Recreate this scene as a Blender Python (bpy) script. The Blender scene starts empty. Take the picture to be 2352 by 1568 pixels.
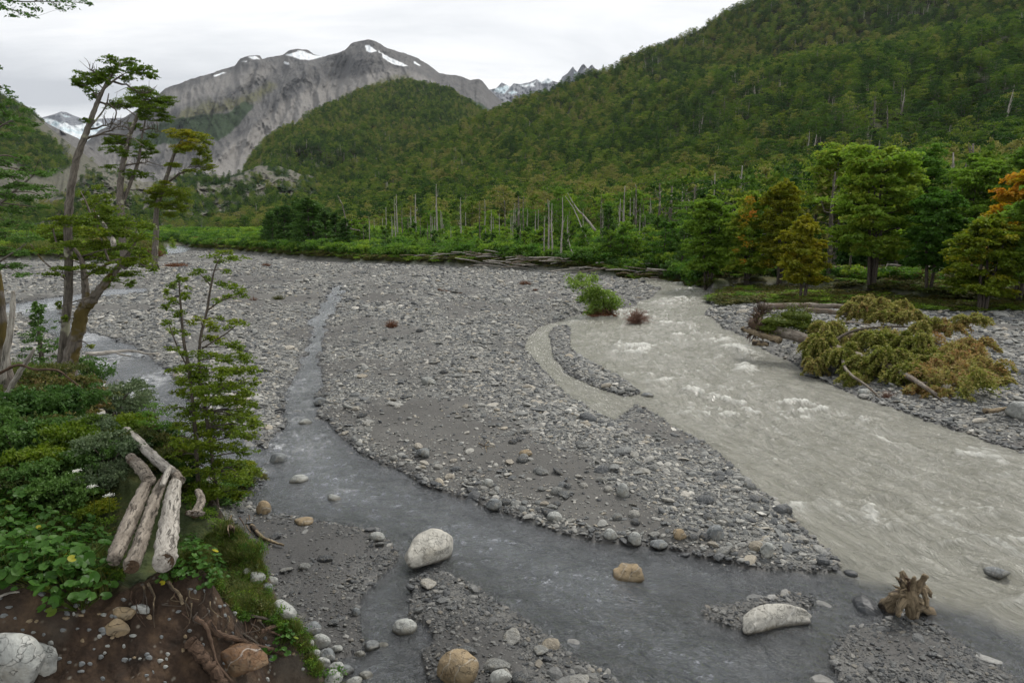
import bpy, math
import numpy as np
import time; _T0 = time.time()
from mathutils import Vector, Matrix, Euler

R = math.radians
# ---------------------------------------------------------------- camera, sky, sun
PITCH = math.atan(264 / 1568)
CAMZ = 6.5
sc = bpy.context.scene
cd = bpy.data.cameras.new("camera"); cam = bpy.data.objects.new("camera", cd)
sc.collection.objects.link(cam); sc.camera = cam
cd.sensor_width = 36; cd.lens = 24.0; cd.clip_start = 0.05; cd.clip_end = 30000
cam.location = (0, 0, CAMZ); cam.rotation_euler = (math.pi / 2 - PITCH, 0, 0)

SUN_EL, SUN_AZ = R(52), R(35)          # azimuth measured from +Y towards +X
w = bpy.data.worlds.new("World"); sc.world = w; w.use_nodes = True
nt = w.node_tree; nt.nodes.clear()
def N(tree, typ, **kw):
    n = tree.nodes.new(typ)
    for k, v in kw.items():
        if k in n.inputs: n.inputs[k].default_value = v
        else: setattr(n, k, v)
    return n
out = N(nt, "ShaderNodeOutputWorld")
sky = N(nt, "ShaderNodeTexSky", sky_type='NISHITA', sun_disc=False, sun_elevation=SUN_EL, sun_rotation=SUN_AZ, dust_density=2.0)
bg1 = N(nt, "ShaderNodeBackground", Strength=0.1)
nt.links.new(sky.outputs[0], bg1.inputs[0])
tc = N(nt, "ShaderNodeTexCoord")
sep = N(nt, "ShaderNodeSeparateXYZ"); nt.links.new(tc.outputs['Generated'], sep.inputs[0])
def M(tree, op, a, b=None, c=None, clamp=False):
    n = tree.nodes.new("ShaderNodeMath"); n.operation = op; n.use_clamp = clamp
    for i, v in enumerate((a, b, c)):
        if v is None: continue
        if isinstance(v, (int, float)): n.inputs[i].default_value = v
        else: tree.links.new(v, n.inputs[i])
    return n.outputs[0]
zz = M(nt, 'ADD', M(nt, 'MAXIMUM', sep.outputs[2], 0.0), 0.16)
cmb = N(nt, "ShaderNodeCombineXYZ")
nt.links.new(M(nt, 'DIVIDE', sep.outputs[0], zz), cmb.inputs[0]); nt.links.new(M(nt, 'DIVIDE', sep.outputs[1], zz), cmb.inputs[1])
n1 = N(nt, "ShaderNodeTexNoise", Scale=1.0, Detail=9.0, Roughness=0.56, Distortion=0.5)
mp = N(nt, "ShaderNodeMapping"); mp.inputs['Scale'].default_value = (0.55, 1.5, 1); mp.inputs['Location'].default_value = (3.1, 1.4, 0); mp.inputs['Rotation'].default_value = (0, 0, R(-14))
nt.links.new(cmb.outputs[0], mp.inputs[0]); nt.links.new(mp.outputs[0], n1.inputs[0])
# the cloud deck is thicker towards the west (left of the view)
west = M(nt, 'MULTIPLY', sep.outputs[0], 0.20)
cr = N(nt, "ShaderNodeValToRGB")
nt.links.new(M(nt, 'ADD', n1.outputs['Fac'], west), cr.inputs[0])
e = cr.color_ramp.elements
e[0].position = 0.30; e[0].color = (0.52, 0.535, 0.56, 1)
e[1].position = 0.56; e[1].color = (0.95, 0.945, 0.94, 1)
x = e.new(0.45); x.color = (0.78, 0.79, 0.80, 1)
bg2 = N(nt, "ShaderNodeBackground", Strength=1.0)
nt.links.new(cr.outputs[0], bg2.inputs[0])
mx = N(nt, "ShaderNodeMixShader"); mx.inputs[0].default_value = 0.93
nt.links.new(bg1.outputs[0], mx.inputs[1]); nt.links.new(bg2.outputs[0], mx.inputs[2]); nt.links.new(mx.outputs[0], out.inputs[0])

sl = bpy.data.lights.new("sun", 'SUN'); sl.energy = 2.2; sl.angle = R(10); sl.color = (1.0, 0.96, 0.9)
so = bpy.data.objects.new("sun", sl); sc.collection.objects.link(so)
d = Vector((math.sin(SUN_AZ) * math.cos(SUN_EL), math.cos(SUN_AZ) * math.cos(SUN_EL), math.sin(SUN_EL)))
so.rotation_euler = d.to_track_quat('Z', 'Y').to_euler()
sc.view_settings.view_transform = 'Standard'; sc.view_settings.look = 'None'; sc.view_settings.gamma = 1.0
sc.view_settings.exposure = 0.30; sc.view_settings.use_curve_mapping = False
cy = sc.cycles
cy.use_denoising = True; cy.max_bounces = 6; cy.diffuse_bounces = 3; cy.glossy_bounces = 3; cy.transmission_bounces = 3
cy.transparent_max_bounces = 8; cy.volume_bounces = 0; cy.sample_clamp_indirect = 4.0
cy.use_adaptive_sampling = True; cy.adaptive_threshold = 0.02

# ---------------------------------------------------------------- helpers
SP, CP = math.sin(PITCH), math.cos(PITCH)
def rays(u, v):
    """direction of the view ray through photo point (u, v), 2352 x 1568 units"""
    x = (np.asarray(u, float) - 1176) / 1568; y = (np.asarray(v, float) - 784) / 1568
    return np.stack([x + 0 * y, CP - y * SP + 0 * x, -SP - y * CP + 0 * x], -1)
def gnd(u, v, z=0.0):
    d = rays(u, v); t = (z - CAMZ) / d[..., 2]
    return np.stack([d[..., 0] * t, d[..., 1] * t, z + 0 * t], -1)
def atY(u, v, Y):
    d = rays(u, v); t = Y / d[..., 1]
    return np.stack([d[..., 0] * t, d[..., 1] * t, CAMZ + d[..., 2] * t], -1)
def uv_of(x, y, z):
    zz = z - CAMZ
    f = y * CP - zz * SP; up = y * SP + zz * CP
    return 1176 + 1568 * x / f, 784 - 1568 * up / f
def hsh(ix, iy, s):
    n = (ix * 374761393 + iy * 668265263 + s * 974634777) & 0xffffffff
    n = ((n ^ (n >> 13)) * 1274126177) & 0xffffffff
    n = ((n ^ (n >> 15)) * 2246822519) & 0xffffffff
    return ((n ^ (n >> 16)) & 0xffffff) / 16777215.0
def vn(x, y, s=0):
    x = np.asarray(x, float); y = np.asarray(y, float)
    ix = np.floor(x).astype(np.int64); iy = np.floor(y).astype(np.int64)
    fx = x - ix; fy = y - iy
    fx = fx * fx * fx * (fx * (fx * 6 - 15) + 10); fy = fy * fy * fy * (fy * (fy * 6 - 15) + 10)
    a = hsh(ix, iy, s); b = hsh(ix + 1, iy, s); c = hsh(ix, iy + 1, s); d = hsh(ix + 1, iy + 1, s)
    return (a + (b - a) * fx) * (1 - fy) + (c + (d - c) * fx) * fy
def fbm(x, y, s=0, o=5, r=0.5):
    t = 0; a = 1; n = 0
    for i in range(o):
        ca, sa = math.cos(i * 1.1), math.sin(i * 1.1)
        t = t + a * (vn((x * ca - y * sa) * 2 ** i + 7.3 * i, (x * sa + y * ca) * 2 ** i + 3.1 * i, s + i) * 2 - 1); n += a; a *= r
    return t / n
def ridged(x, y, s=0, o=5, r=0.5):
    t = 0; a = 1; n = 0
    for i in range(o):
        ca, sa = math.cos(i * 0.6), math.sin(i * 0.6)
        v = 1 - np.abs(vn((x * ca - y * sa) * 2 ** i + 5.3 * i, (x * sa + y * ca) * 2 ** i + 1.1 * i, s + i) * 2 - 1)
        t = t + a * v * v; n += a; a *= r
    return t / n
def sst(a, b, x):
    t = np.clip((x - a) / (b - a), 0, 1); return t * t * (3 - 2 * t)
def sdist(px, py, poly):
    """signed distance to a polygon, negative inside"""
    P = np.asarray(poly, float); Q = np.roll(P, -1, 0)
    d2 = np.full(px.shape, 1e18); ins = np.zeros(px.shape, bool)
    for (ax, ay), (bx, by) in zip(P, Q):
        ex, ey = bx - ax, by - ay; wx, wy = px - ax, py - ay
        t = np.clip((wx * ex + wy * ey) / (ex * ex + ey * ey + 1e-12), 0, 1)
        d2 = np.minimum(d2, (wx - t * ex) ** 2 + (wy - t * ey) ** 2)
        if ay != by:
            c = ((ay > py) != (by > py)) & (px < ex * (py - ay) / (ey if ey else 1e-9) + ax)
            ins ^= c
    d = np.sqrt(d2); return np.where(ins, -d, d)
def pdist(px, py, line):
    P = np.asarray(line, float); d2 = np.full(px.shape, 1e18)
    for (ax, ay), (bx, by) in zip(P[:-1], P[1:]):
        ex, ey = bx - ax, by - ay; wx, wy = px - ax, py - ay
        t = np.clip((wx * ex + wy * ey) / (ex * ex + ey * ey + 1e-12), 0, 1)
        d2 = np.minimum(d2, (wx - t * ex) ** 2 + (wy - t * ey) ** 2)
    return np.sqrt(d2)

def tag(o, label=None, cat=None, group=None, kind=None):
    if label: o['label'] = label
    if cat: o['category'] = cat
    if group: o['group'] = group
    if kind: o['kind'] = kind
    return o
def link(o, parent=None):
    sc.collection.objects.link(o)
    if parent is not None: o.parent = parent
    return o
def empty(name, loc, label=None, cat=None, group=None):
    o = bpy.data.objects.new(name, None); o.location = loc; o.empty_display_size = 0.2
    sc.collection.objects.link(o); tag(o, label, cat, group); return o
def mesh_np(name, V, F4=None, F3=None, mats=(), attrs=None, smooth=False, fattr=None, midx=None):
    me = bpy.data.meshes.new(name)
    V = np.ascontiguousarray(V, dtype=np.float32)
    n4 = 0 if F4 is None else len(F4); n3 = 0 if F3 is None else len(F3)
    me.vertices.add(len(V)); me.vertices.foreach_set("co", V.ravel())
    L = n4 * 4 + n3 * 3
    me.loops.add(L); me.polygons.add(n4 + n3)
    li = []; ls = []
    if n4: li.append(np.asarray(F4, np.int32).ravel()); ls.append(np.arange(n4, dtype=np.int32) * 4)
    if n3: li.append(np.asarray(F3, np.int32).ravel()); ls.append(n4 * 4 + np.arange(n3, dtype=np.int32) * 3)
    me.loops.foreach_set("vertex_index", np.concatenate(li)); me.polygons.foreach_set("loop_start", np.concatenate(ls))
    for m in mats: me.materials.append(m)
    if midx is not None: me.polygons.foreach_set("material_index", np.asarray(midx, np.int32))
    me.polygons.foreach_set("use_smooth", np.full(n4 + n3, smooth, bool))
    me.update(calc_edges=True)
    for k, a in (attrs or {}).items():
        a = np.asarray(a)
        if a.ndim == 1:
            at = me.attributes.new(k, 'FLOAT', 'POINT'); at.data.foreach_set("value", a.astype(np.float32))
        else:
            at = me.attributes.new(k, 'FLOAT_VECTOR', 'POINT'); at.data.foreach_set("vector", a.astype(np.float32).ravel())
    me.validate() if False else None
    return me
class MB:
    """collects tubes, leaves and lumps; build() links them as ONE mesh object"""
    def __init__(s): s.V = []; s.F4 = []; s.F3 = []; s.T = []; s.GC = []; s.n = 0
    def add(s, V, F4=None, F3=None, tint=0.5, gc=None):
        V = np.asarray(V, float); s.V.append(V); s.GC.append(V if gc is None else gc)
        if F4 is not None and len(F4): s.F4.append(np.asarray(F4) + s.n)
        if F3 is not None and len(F3): s.F3.append(np.asarray(F3) + s.n)
        s.T.append(np.broadcast_to(np.asarray(tint, float), (len(V),)).copy()); s.n += len(V)
        return s
    def mesh(s, name, mats, smooth=True):
        return mesh_np(name, np.concatenate(s.V), np.concatenate(s.F4) if s.F4 else None, np.concatenate(s.F3) if s.F3 else None, mats, {'tint': np.concatenate(s.T), 'gc': np.concatenate(s.GC)}, smooth)
    def build(s, name, mats, parent=None, smooth=True, org=None):
        if org is not None: s.V = [v - np.asarray(org, float) for v in s.V]
        if not isinstance(mats, (list, tuple)): mats = [mats]
        o = bpy.data.objects.new(name, s.mesh(name, mats, smooth)); return link(o, parent)
def spline(P, n):
    """Catmull-Rom resample of points (any columns)"""
    P = np.asarray(P, float)
    if len(P) < 3:
        t = np.linspace(0, 1, n)[:, None]; return P[0] * (1 - t) + P[-1] * t
    E = np.vstack([2 * P[0] - P[1], P, 2 * P[-1] - P[-2]]); t = np.linspace(0, len(P) - 1 - 1e-6, n)
    i = t.astype(int); f = (t - i)[:, None]; a, b, c, d = E[i], E[i + 1], E[i + 2], E[i + 3]
    return 0.5 * (2 * b + (c - a) * f + (2 * a - 5 * b + 4 * c - d) * f ** 2 + (3 * b - a - 3 * c + d) * f ** 3)
def tube(mb, P, r, sides=8, n=None, bump=0.12, seed=1, tint=0.5, cap=True, wob=0.0):
    rng = np.random.default_rng(seed)
    P = np.asarray(P, float); r = np.broadcast_to(np.asarray(r, float), (len(P),))
    n = n or max(4, len(P) * 3)
    Q = spline(np.column_stack([P, r]), n); C = Q[:, :3]; rr = np.maximum(Q[:, 3], 1e-3)
    if wob: C = C + wob * rr[:, None] * rng.normal(size=C.shape)
    T = np.gradient(C, axis=0); T /= np.linalg.norm(T, axis=1)[:, None] + 1e-9
    a = np.array([0.3, 0.2, 1.0]) if abs(T[0, 2]) < 0.8 else np.array([1.0, 0.1, 0.2])
    U = np.cross(T, a); U /= np.linalg.norm(U, axis=1)[:, None] + 1e-9; W = np.cross(T, U)
    th = np.linspace(0, 2 * math.pi, sides, endpoint=False)
    lob = 1 + bump * np.sin(th * 2 + rng.uniform(0, 6))[None, :] * 0.6 + bump * rng.normal(size=(n, sides)) * 0.8
    V = C[:, None, :] + (rr[:, None] * lob)[:, :, None] * (np.cos(th)[None, :, None] * U[:, None, :] + np.sin(th)[None, :, None] * W[:, None, :])
    al = np.concatenate([[0], np.cumsum(np.linalg.norm(np.diff(C, axis=0), axis=1))]) * .13; rm = float(np.median(rr)) + .02
    gc = np.stack([np.broadcast_to(np.cos(th)[None] * rm, (n, sides)), np.broadcast_to(np.sin(th)[None] * rm, (n, sides)), np.broadcast_to(al[:, None] + seed * 1.7, (n, sides))], -1).reshape(-1, 3)
    V = V.reshape(-1, 3); i = np.arange(n - 1)[:, None] * sides; j = np.arange(sides)[None, :]; k = (j + 1) % sides
    F = np.stack([i + j, i + k, i + sides + k, i + sides + j], -1).reshape(-1, 4)
    F3 = None
    if cap:
        V = np.vstack([V, C[0], C[-1]]); gc = np.vstack([gc, [0, 0, al[0] + seed * 1.7], [0, 0, al[-1] + seed * 1.7]]); c0, c1 = len(V) - 2, len(V) - 1; j = np.arange(sides); k = (j + 1) % sides
        F3 = np.vstack([np.stack([k, j, 0 * j + c0], -1), np.stack([(n - 1) * sides + j, (n - 1) * sides + k, 0 * j + c1], -1)])
    mb.add(V, F, F3, tint, gc); return mb
def leaves(mb, C, size, rng, up=0.7, tint=None, aspect=0.6, axis=None, fold=0.0):
    """one rhombic leaf (or leaf tuft) per centre"""
    C = np.asarray(C, float); n = len(C)
    if n == 0: return mb
    nrm = rng.normal(size=(n, 3)); nrm[:, 2] = np.abs(nrm[:, 2]); nrm = nrm * (1 - up) + np.array([0, 0, 1.0]) * up
    nrm /= np.linalg.norm(nrm, axis=1)[:, None]
    a = rng.normal(size=(n, 3)) if axis is None else np.asarray(axis) + 0.5 * rng.normal(size=(n, 3))
    a -= nrm * np.sum(a * nrm, 1)[:, None]; a /= np.linalg.norm(a, axis=1)[:, None] + 1e-9
    b = np.cross(nrm, a); s = (np.asarray(size) * rng.uniform(0.6, 1.35, n))[:, None] * 0.5
    V = np.stack([C - a * s, C + b * s * aspect, C + a * s - nrm * s * 0.25, C - b * s * aspect], 1).reshape(-1, 3)
    F = np.arange(n * 4).reshape(-1, 4)
    t = rng.uniform(0, 1, n) if tint is None else np.clip(np.asarray(tint) + rng.normal(0, 0.12, n), 0, 1)
    mb.add(V, F, None, np.repeat(t, 4)); return mb
def spray_clump(mb, c, rad, size, rng, n=None, layers=3, tint=0.5, dens=1.5, droop=0.12, up=0.8, twig=None):
    """a flat-layered cloud of leaves set along fine twigs, as on southern beech"""
    c = np.asarray(c, float); rx, ry, rz = rad
    if n is None: n = int(dens * math.pi * rx * max(rz, 0.4 * ry) / (size * size * 0.45)) + 12
    pts = []; ax = []; tt = []
    nt_ = max(6, int(layers * 7)); per = max(2, n // nt_)
    for k in range(nt_):
        th = rng.uniform(0, 2 * math.pi); L = (k % layers + 0.5) / layers * 2 - 1
        ctr = np.array([rng.normal(0, .28) * rx, rng.normal(0, .28) * ry, L * rz * 0.75 + rng.normal(0, .12) * rz])
        rr = math.sqrt(max(0.15, 1 - L * L * 0.7)) * rng.uniform(0.5, 1.0)
        dr = np.array([math.cos(th) * rx * rr, math.sin(th) * ry * rr, rng.normal(0.0, .12) * rz])
        s = rng.uniform(0.05, 1.0, per) ** 0.8
        p = ctr + s[:, None] * dr; p[:, 2] -= droop * (s ** 2) * rx
        p += rng.normal(size=(per, 3)) * np.array([.10 * rx, .10 * ry, .06 * rz + .15 * size])
        pts.append(p + c); ax.append(np.repeat(dr[None] / (np.linalg.norm(dr) + 1e-9), per, 0)); tt.append(np.clip(tint + rng.normal(0, .08) + 0.12 * (p[:, 2] / (rz + 1e-6)), 0, 1))
        if twig is not None and k % 2 == 0:
            tube(twig, [c + ctr, c + ctr + dr * 0.55 + np.array([0, 0, rz * .05]), c + ctr + dr * 0.95 - np.array([0, 0, droop * rx * .7])], [size * .10 + .002, size * .07 + .001, size * .03], 3, 4, cap=False, seed=k)
    pts = np.concatenate(pts); leaves(mb, pts, size, rng, up, np.concatenate(tt), 0.62, np.concatenate(ax)); return pts
# ---------------------------------------------------------------- materials
def newmat(name):
    m = bpy.data.materials.new(name); m.use_nodes = True; m.node_tree.nodes.clear(); return m, m.node_tree
def LK(t, a, b): t.links.new(a, b)
def ramp(t, fac, stops, interp='LINEAR'):
    n = t.nodes.new("ShaderNodeValToRGB"); n.color_ramp.interpolation = interp
    while len(n.color_ramp.elements) < len(stops): n.color_ramp.elements.new(0.5)
    for e, (p, c) in zip(n.color_ramp.elements, stops): e.position = p; e.color = (*c, 1) if len(c) == 3 else c
    if isinstance(fac, (int, float)): n.inputs[0].default_value = fac
    else: LK(t, fac, n.inputs[0])
    return n.outputs[0]
def noise(t, scale, detail=4, rough=0.55, vec=None, dist=0.0):
    n = N(t, "ShaderNodeTexNoise", Scale=scale, Detail=float(detail), Roughness=rough, Distortion=dist)
    if vec is not None: LK(t, vec, n.inputs['Vector'])
    return n.outputs['Fac']
def mixc(t, f, a, b, mode='MIX'):
    n = t.nodes.new("ShaderNodeMix"); n.data_type = 'RGBA'; n.blend_type = mode
    for s, v in ((n.inputs[0], f), (n.inputs[6], a), (n.inputs[7], b)):
        if isinstance(v, (int, float)): s.default_value = v
        elif isinstance(v, tuple): s.default_value = (*v, 1) if len(v) == 3 else v
        else: LK(t, v, s)
    return n.outputs[2]
def attr(t, name, inst=False):
    n = t.nodes.new("ShaderNodeAttribute"); n.attribute_name = name; n.attribute_type = 'INSTANCER' if inst else 'GEOMETRY'; return n.outputs['Fac']
def geo(t): return t.nodes.new("ShaderNodeNewGeometry").outputs['Position']
def objc(t): return t.nodes.new("ShaderNodeTexCoord").outputs['Object']
def bump(t, h, strength=0.5, dist=0.05, nrm=None):
    n = N(t, "ShaderNodeBump", Strength=strength, Distance=dist); LK(t, h, n.inputs['Height'])
    if nrm is not None: LK(t, nrm, n.inputs['Normal'])
    return n.outputs[0]
def bsdf(t, col, rough=0.8, nrm=None, spec=0.3):
    b = N(t, "ShaderNodeBsdfPrincipled"); b.inputs['Specular IOR Level'].default_value = spec
    if isinstance(col, tuple): b.inputs['Base Color'].default_value = (*col, 1)
    else: LK(t, col, b.inputs['Base Color'])
    if isinstance(rough, (int, float)): b.inputs['Roughness'].default_value = rough
    else: LK(t, rough, b.inputs['Roughness'])
    if nrm is not None: LK(t, nrm, b.inputs['Normal'])
    return b.outputs[0]
def fin(t, sh): LK(t, sh, N(t, "ShaderNodeOutputMaterial").inputs[0])

def foliage_mat(name, stops, trans=0.35, orand=0.5, gloss=0.025, con=1.0, zone=False):
    """leaf colours differ leaf by leaf ('tint') and plant by plant (object random)"""
    m, t = newmat(name)
    oi = t.nodes.new("ShaderNodeObjectInfo").outputs['Random']
    f = M(t, 'ADD', M(t, 'MULTIPLY', attr(t, 'tint'), 1 - orand), M(t, 'MULTIPLY', oi, orand), clamp=True)
    if zone: f = M(t, 'ADD', f, attr(t, 'zone', True), clamp=True)
    if con != 1.0: f = M(t, 'ADD', M(t, 'MULTIPLY', M(t, 'SUBTRACT', f, .5), con), .5, clamp=True)
    c = ramp(t, f, stops)
    d = N(t, "ShaderNodeBsdfDiffuse"); LK(t, c, d.inputs[0])
    tr = N(t, "ShaderNodeBsdfTranslucent"); LK(t, mixc(t, 0.5, c, (0.4, 0.5, 0.2), 'SOFT_LIGHT'), tr.inputs[0])
    mx = N(t, "ShaderNodeMixShader"); mx.inputs[0].default_value = trans
    LK(t, d.outputs[0], mx.inputs[1]); LK(t, tr.outputs[0], mx.inputs[2])
    g = N(t, "ShaderNodeBsdfGlossy", Roughness=0.45); g.inputs[0].default_value = (.5, .5, .5, 1)
    m2 = N(t, "ShaderNodeMixShader"); m2.inputs[0].default_value = gloss
    LK(t, mx.outputs[0], m2.inputs[1]); LK(t, g.outputs[0], m2.inputs[2]); fin(t, m2.outputs[0]); return m
def bark_mat(name, a, b, lich=None, scale=8.0, la=0.55):
    m, t = newmat(name); p = objc(t)
    gn = t.nodes.new('ShaderNodeAttribute'); gn.attribute_name = 'gc'; n = M(t, 'ADD', M(t, 'MULTIPLY', noise(t, scale * 2.5, 8, .7, gn.outputs['Vector'], .3), .7), M(t, 'MULTIPLY', noise(t, scale, 6, .65, p), .3)); n2 = noise(t, scale * .22, 3, .5, p)
    c = mixc(t, ramp(t, n, [(.38, (0, 0, 0)), (.60, (1, 1, 1))]), a, b)
    c = mixc(t, M(t, 'MULTIPLY', attr(t, 'tint'), 0.35), c, b)
    ck = ramp(t, noise(t, scale * 4.5, 6, .75, gn.outputs['Vector'], .6), [(.36, (1, 1, 1)), (.44, (0, 0, 0))]); c = mixc(t, M(t, 'MULTIPLY', ck, .8), c, mixc(t, 1.0, a, (.35, .33, .3), 'MULTIPLY')); n = M(t, 'SUBTRACT', n, M(t, 'MULTIPLY', ck, .35))
    if lich:
        c = mixc(t, ramp(t, n2, [(la, (0, 0, 0)), (la + .05, (1, 1, 1))]), c, lich)
    fin(t, bsdf(t, c, .85, bump(t, n, 1.0, .04))); return m

F_BEECH = foliage_mat("beech_leaves", [(0.0, (.065, .15, .022)), (.35, (.14, .25, .03)), (.7, (.22, .34, .038)), (1.0, (.35, .38, .045))], .5)
F_ORANGE = foliage_mat("orange_yellow_leaves", [(0.0, (.24, .22, .014)), (.4, (.42, .31, .02)), (.75, (.56, .33, .02)), (1.0, (.55, .24, .03))], .45, .1)
F_GOLD = foliage_mat("yellowing_leaves", [(0.0, (.10, .14, .012)), (.4, (.20, .23, .018)), (.75, (.32, .29, .02)), (1.0, (.42, .26, .02))], .45)
F_YELLOWGREEN = foliage_mat("yellow_green_leaves", [(0.0, (.05, .095, .010)), (.4, (.105, .170, .014)), (.75, (.19, .24, .018)), (1.0, (.42, .33, .02))], .42)
F_FRESH = foliage_mat("fresh_green_leaves", [(0.0, (.045, .12, .018)), (.5, (.095, .205, .026)), (.8, (.15, .26, .036)), (1.0, (.22, .30, .05))], .45)
F_DARK = foliage_mat("dark_green_leaves", [(0.0, (.035, .09, .022)), (.5, (.075, .15, .032)), (1.0, (.12, .21, .045))])
F_HILL = foliage_mat("hillside_leaves", [(0.0, (.032, .075, .018)), (.25, (.062, .125, .022)), (.5, (.105, .18, .028)), (.75, (.16, .235, .034)), (.92, (.22, .265, .045)), (1.0, (.26, .25, .08))], .25, .72, .01, 1.75, True)
F_AUTUMN = foliage_mat("autumn_leaves", [(0.0, (.13, .17, .014)), (.35, (.30, .26, .02)), (.65, (.46, .26, .022)), (1.0, (.50, .19, .035))], .45, .15)
F_OLIVE = foliage_mat("withering_leaves", [(0.0, (.11, .15, .022)), (.3, (.22, .24, .045)), (.55, (.36, .32, .11)), (.8, (.36, .23, .10)), (1.0, (.26, .11, .04))], .38, .1)
F_BROWN = foliage_mat("dead_brown_leaves", [(0.0, (.09, .045, .025)), (.5, (.17, .08, .045)), (1.0, (.28, .14, .08))], .2, .1)
F_GREY = foliage_mat("grey_green_leaves", [(0.0, (.06, .095, .045)), (.5, (.12, .165, .085)), (1.0, (.21, .25, .14))], .3, .2)
F_WILLOW = foliage_mat("willow_leaves", [(0.0, (.11, .19, .03)), (.5, (.20, .30, .05)), (1.0, (.32, .41, .10))], .45, .1)
F_GRASS = foliage_mat("grass_blades", [(0.0, (.04, .075, .015)), (.5, (.085, .125, .022)), (.8, (.16, .17, .04)), (1.0, (.38, .30, .12))], .4, .2)
F_GROUND = foliage_mat("low_plants", [(0.0, (.035, .05, .016)), (.4, (.075, .10, .025)), (.75, (.15, .13, .04)), (1.0, (.20, .11, .05))], .3, .3)
B_GREY = bark_mat("grey_bark", (.045, .038, .03), (.19, .168, .14), (.34, .335, .24), 7, .58)
B_MOSS = bark_mat("mossy_bark", (.05, .042, .032), (.22, .19, .16), (.10, .075, .02), 6, .50)
B_DARK = bark_mat("dark_bark", (.03, .025, .02), (.12, .10, .08), None, 7)
B_PALE = bark_mat("bleached_wood", (.12, .105, .085), (.46, .43, .38), (.16, .14, .11), 6, .60)
B_LOG = bark_mat("old_log_wood", (.055, .042, .03), (.30, .262, .215), (.15, .115, .085), 6, .54)
B_BROWN = bark_mat("brown_root_wood", (.035, .022, .014), (.14, .09, .06), None, 9)
B_TAN = bark_mat("tan_driftwood", (.05, .034, .02), (.33, .26, .165), (.05, .038, .028), 9, .56)
B_TWIG = bark_mat("twig_bark", (.05, .04, .03), (.13, .11, .085), None, 12)

# stone: grey slates, pale granites, a few tan ones; wet ones darker
def stone_mat(name, inst=True, base=None, scale=3.0):
    m, t = newmat(name); p = objc(t)
    oi = t.nodes.new("ShaderNodeObjectInfo").outputs['Random']
    if base is None:
        c = ramp(t, oi, [(0, (.065, .07, .075)), (.22, (.12, .127, .13)), (.45, (.205, .21, .20)), (.68, (.29, .288, .268)), (.86, (.38, .37, .335)), (.93, (.33, .29, .225)), (1.0, (.58, .565, .52))])
    else: c = base
    n = noise(t, scale, 6, .65, p, .4); n2 = noise(t, scale * 5, 4, .6, p)
    c = mixc(t, 1.0, c, ramp(t, n, [(.25, (.55, .55, .55)), (.72, (1.25, 1.25, 1.23))]), 'MULTIPLY'); c = mixc(t, ramp(t, n2, [(.5, (0, 0, 0)), (.72, (.5, .5, .5))]), c, (.10, .10, .095))
    wv = N(t, "ShaderNodeTexWave", Scale=scale * .5, Distortion=16.0, Detail=5.0); LK(t, p, wv.inputs[0])
    c = mixc(t, ramp(t, wv.outputs['Fac'], [(.965, (0, 0, 0)), (1.0, (.35, .35, .35))]), c, (.55, .54, .50))
    r = .75
    if inst:
        wt = attr(t, 'wet', True); c = mixc(t, wt, c, mixc(t, 1.0, c, (.42, .43, .45), 'MULTIPLY')); r = M(t, 'SUBTRACT', .78, M(t, 'MULTIPLY', wt, .45))
    b = M(t, 'ADD', n, M(t, 'MULTIPLY', n2, .35))
    if not inst:
        vo = N(t, "ShaderNodeTexVoronoi", Scale=scale * 1.3, feature='DISTANCE_TO_EDGE'); mxv = N(t, "ShaderNodeVectorMath", operation='ADD'); LK(t, p, mxv.inputs[0]); nz_ = N(t, "ShaderNodeTexNoise", Scale=scale * 2, Detail=5.0); LK(t, p, nz_.inputs['Vector']); LK(t, nz_.outputs['Color'], mxv.inputs[1]); LK(t, mxv.outputs[0], vo.inputs['Vector'])
        ck = ramp(t, vo.outputs['Distance'], [(0.0, (1, 1, 1)), (.022, (0, 0, 0))]); c = mixc(t, M(t, 'MULTIPLY', ck, .22), c, (.09, .08, .065)); b = M(t, 'SUBTRACT', b, M(t, 'MULTIPLY', ck, .35))
        c = mixc(t, ramp(t, noise(t, scale * .8, 5, .7, p), [(.52, (0, 0, 0)), (.70, (.55, .55, .55))]), c, (.20, .17, .11))
        sz = N(t, "ShaderNodeSeparateXYZ"); LK(t, geo(t), sz.inputs[0]); wl = ramp(t, M(t, 'ADD', M(t, 'MULTIPLY', sz.outputs[2], 1.0), M(t, 'MULTIPLY', n2, .08)), [(.06, (1, 1, 1)), (.13, (0, 0, 0))]); c = mixc(t, wl, c, mixc(t, 1.0, c, (.38, .36, .32), 'MULTIPLY')); r = M(t, 'SUBTRACT', .78, M(t, 'MULTIPLY', wl, .5))
    fin(t, bsdf(t, c, r, bump(t, b, .6 if inst else 1.0, .03 if inst else .05))); return m
STONE = stone_mat("river_stone")
STONE_OBJ = stone_mat("river_stone_single", False)
STONE_WHITE = stone_mat("pale_granite", False, (.43, .415, .37), 2.0)
STONE_TAN = stone_mat("tan_granite", False, (.30, .23, .14), 2.0)
STONE_GREY = stone_mat("slate_stone", False, (.20, .215, .22), 2.5)
STONE_LIGHT = stone_mat("light_grey_stone", False, (.36, .37, .35), 2.5)

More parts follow.
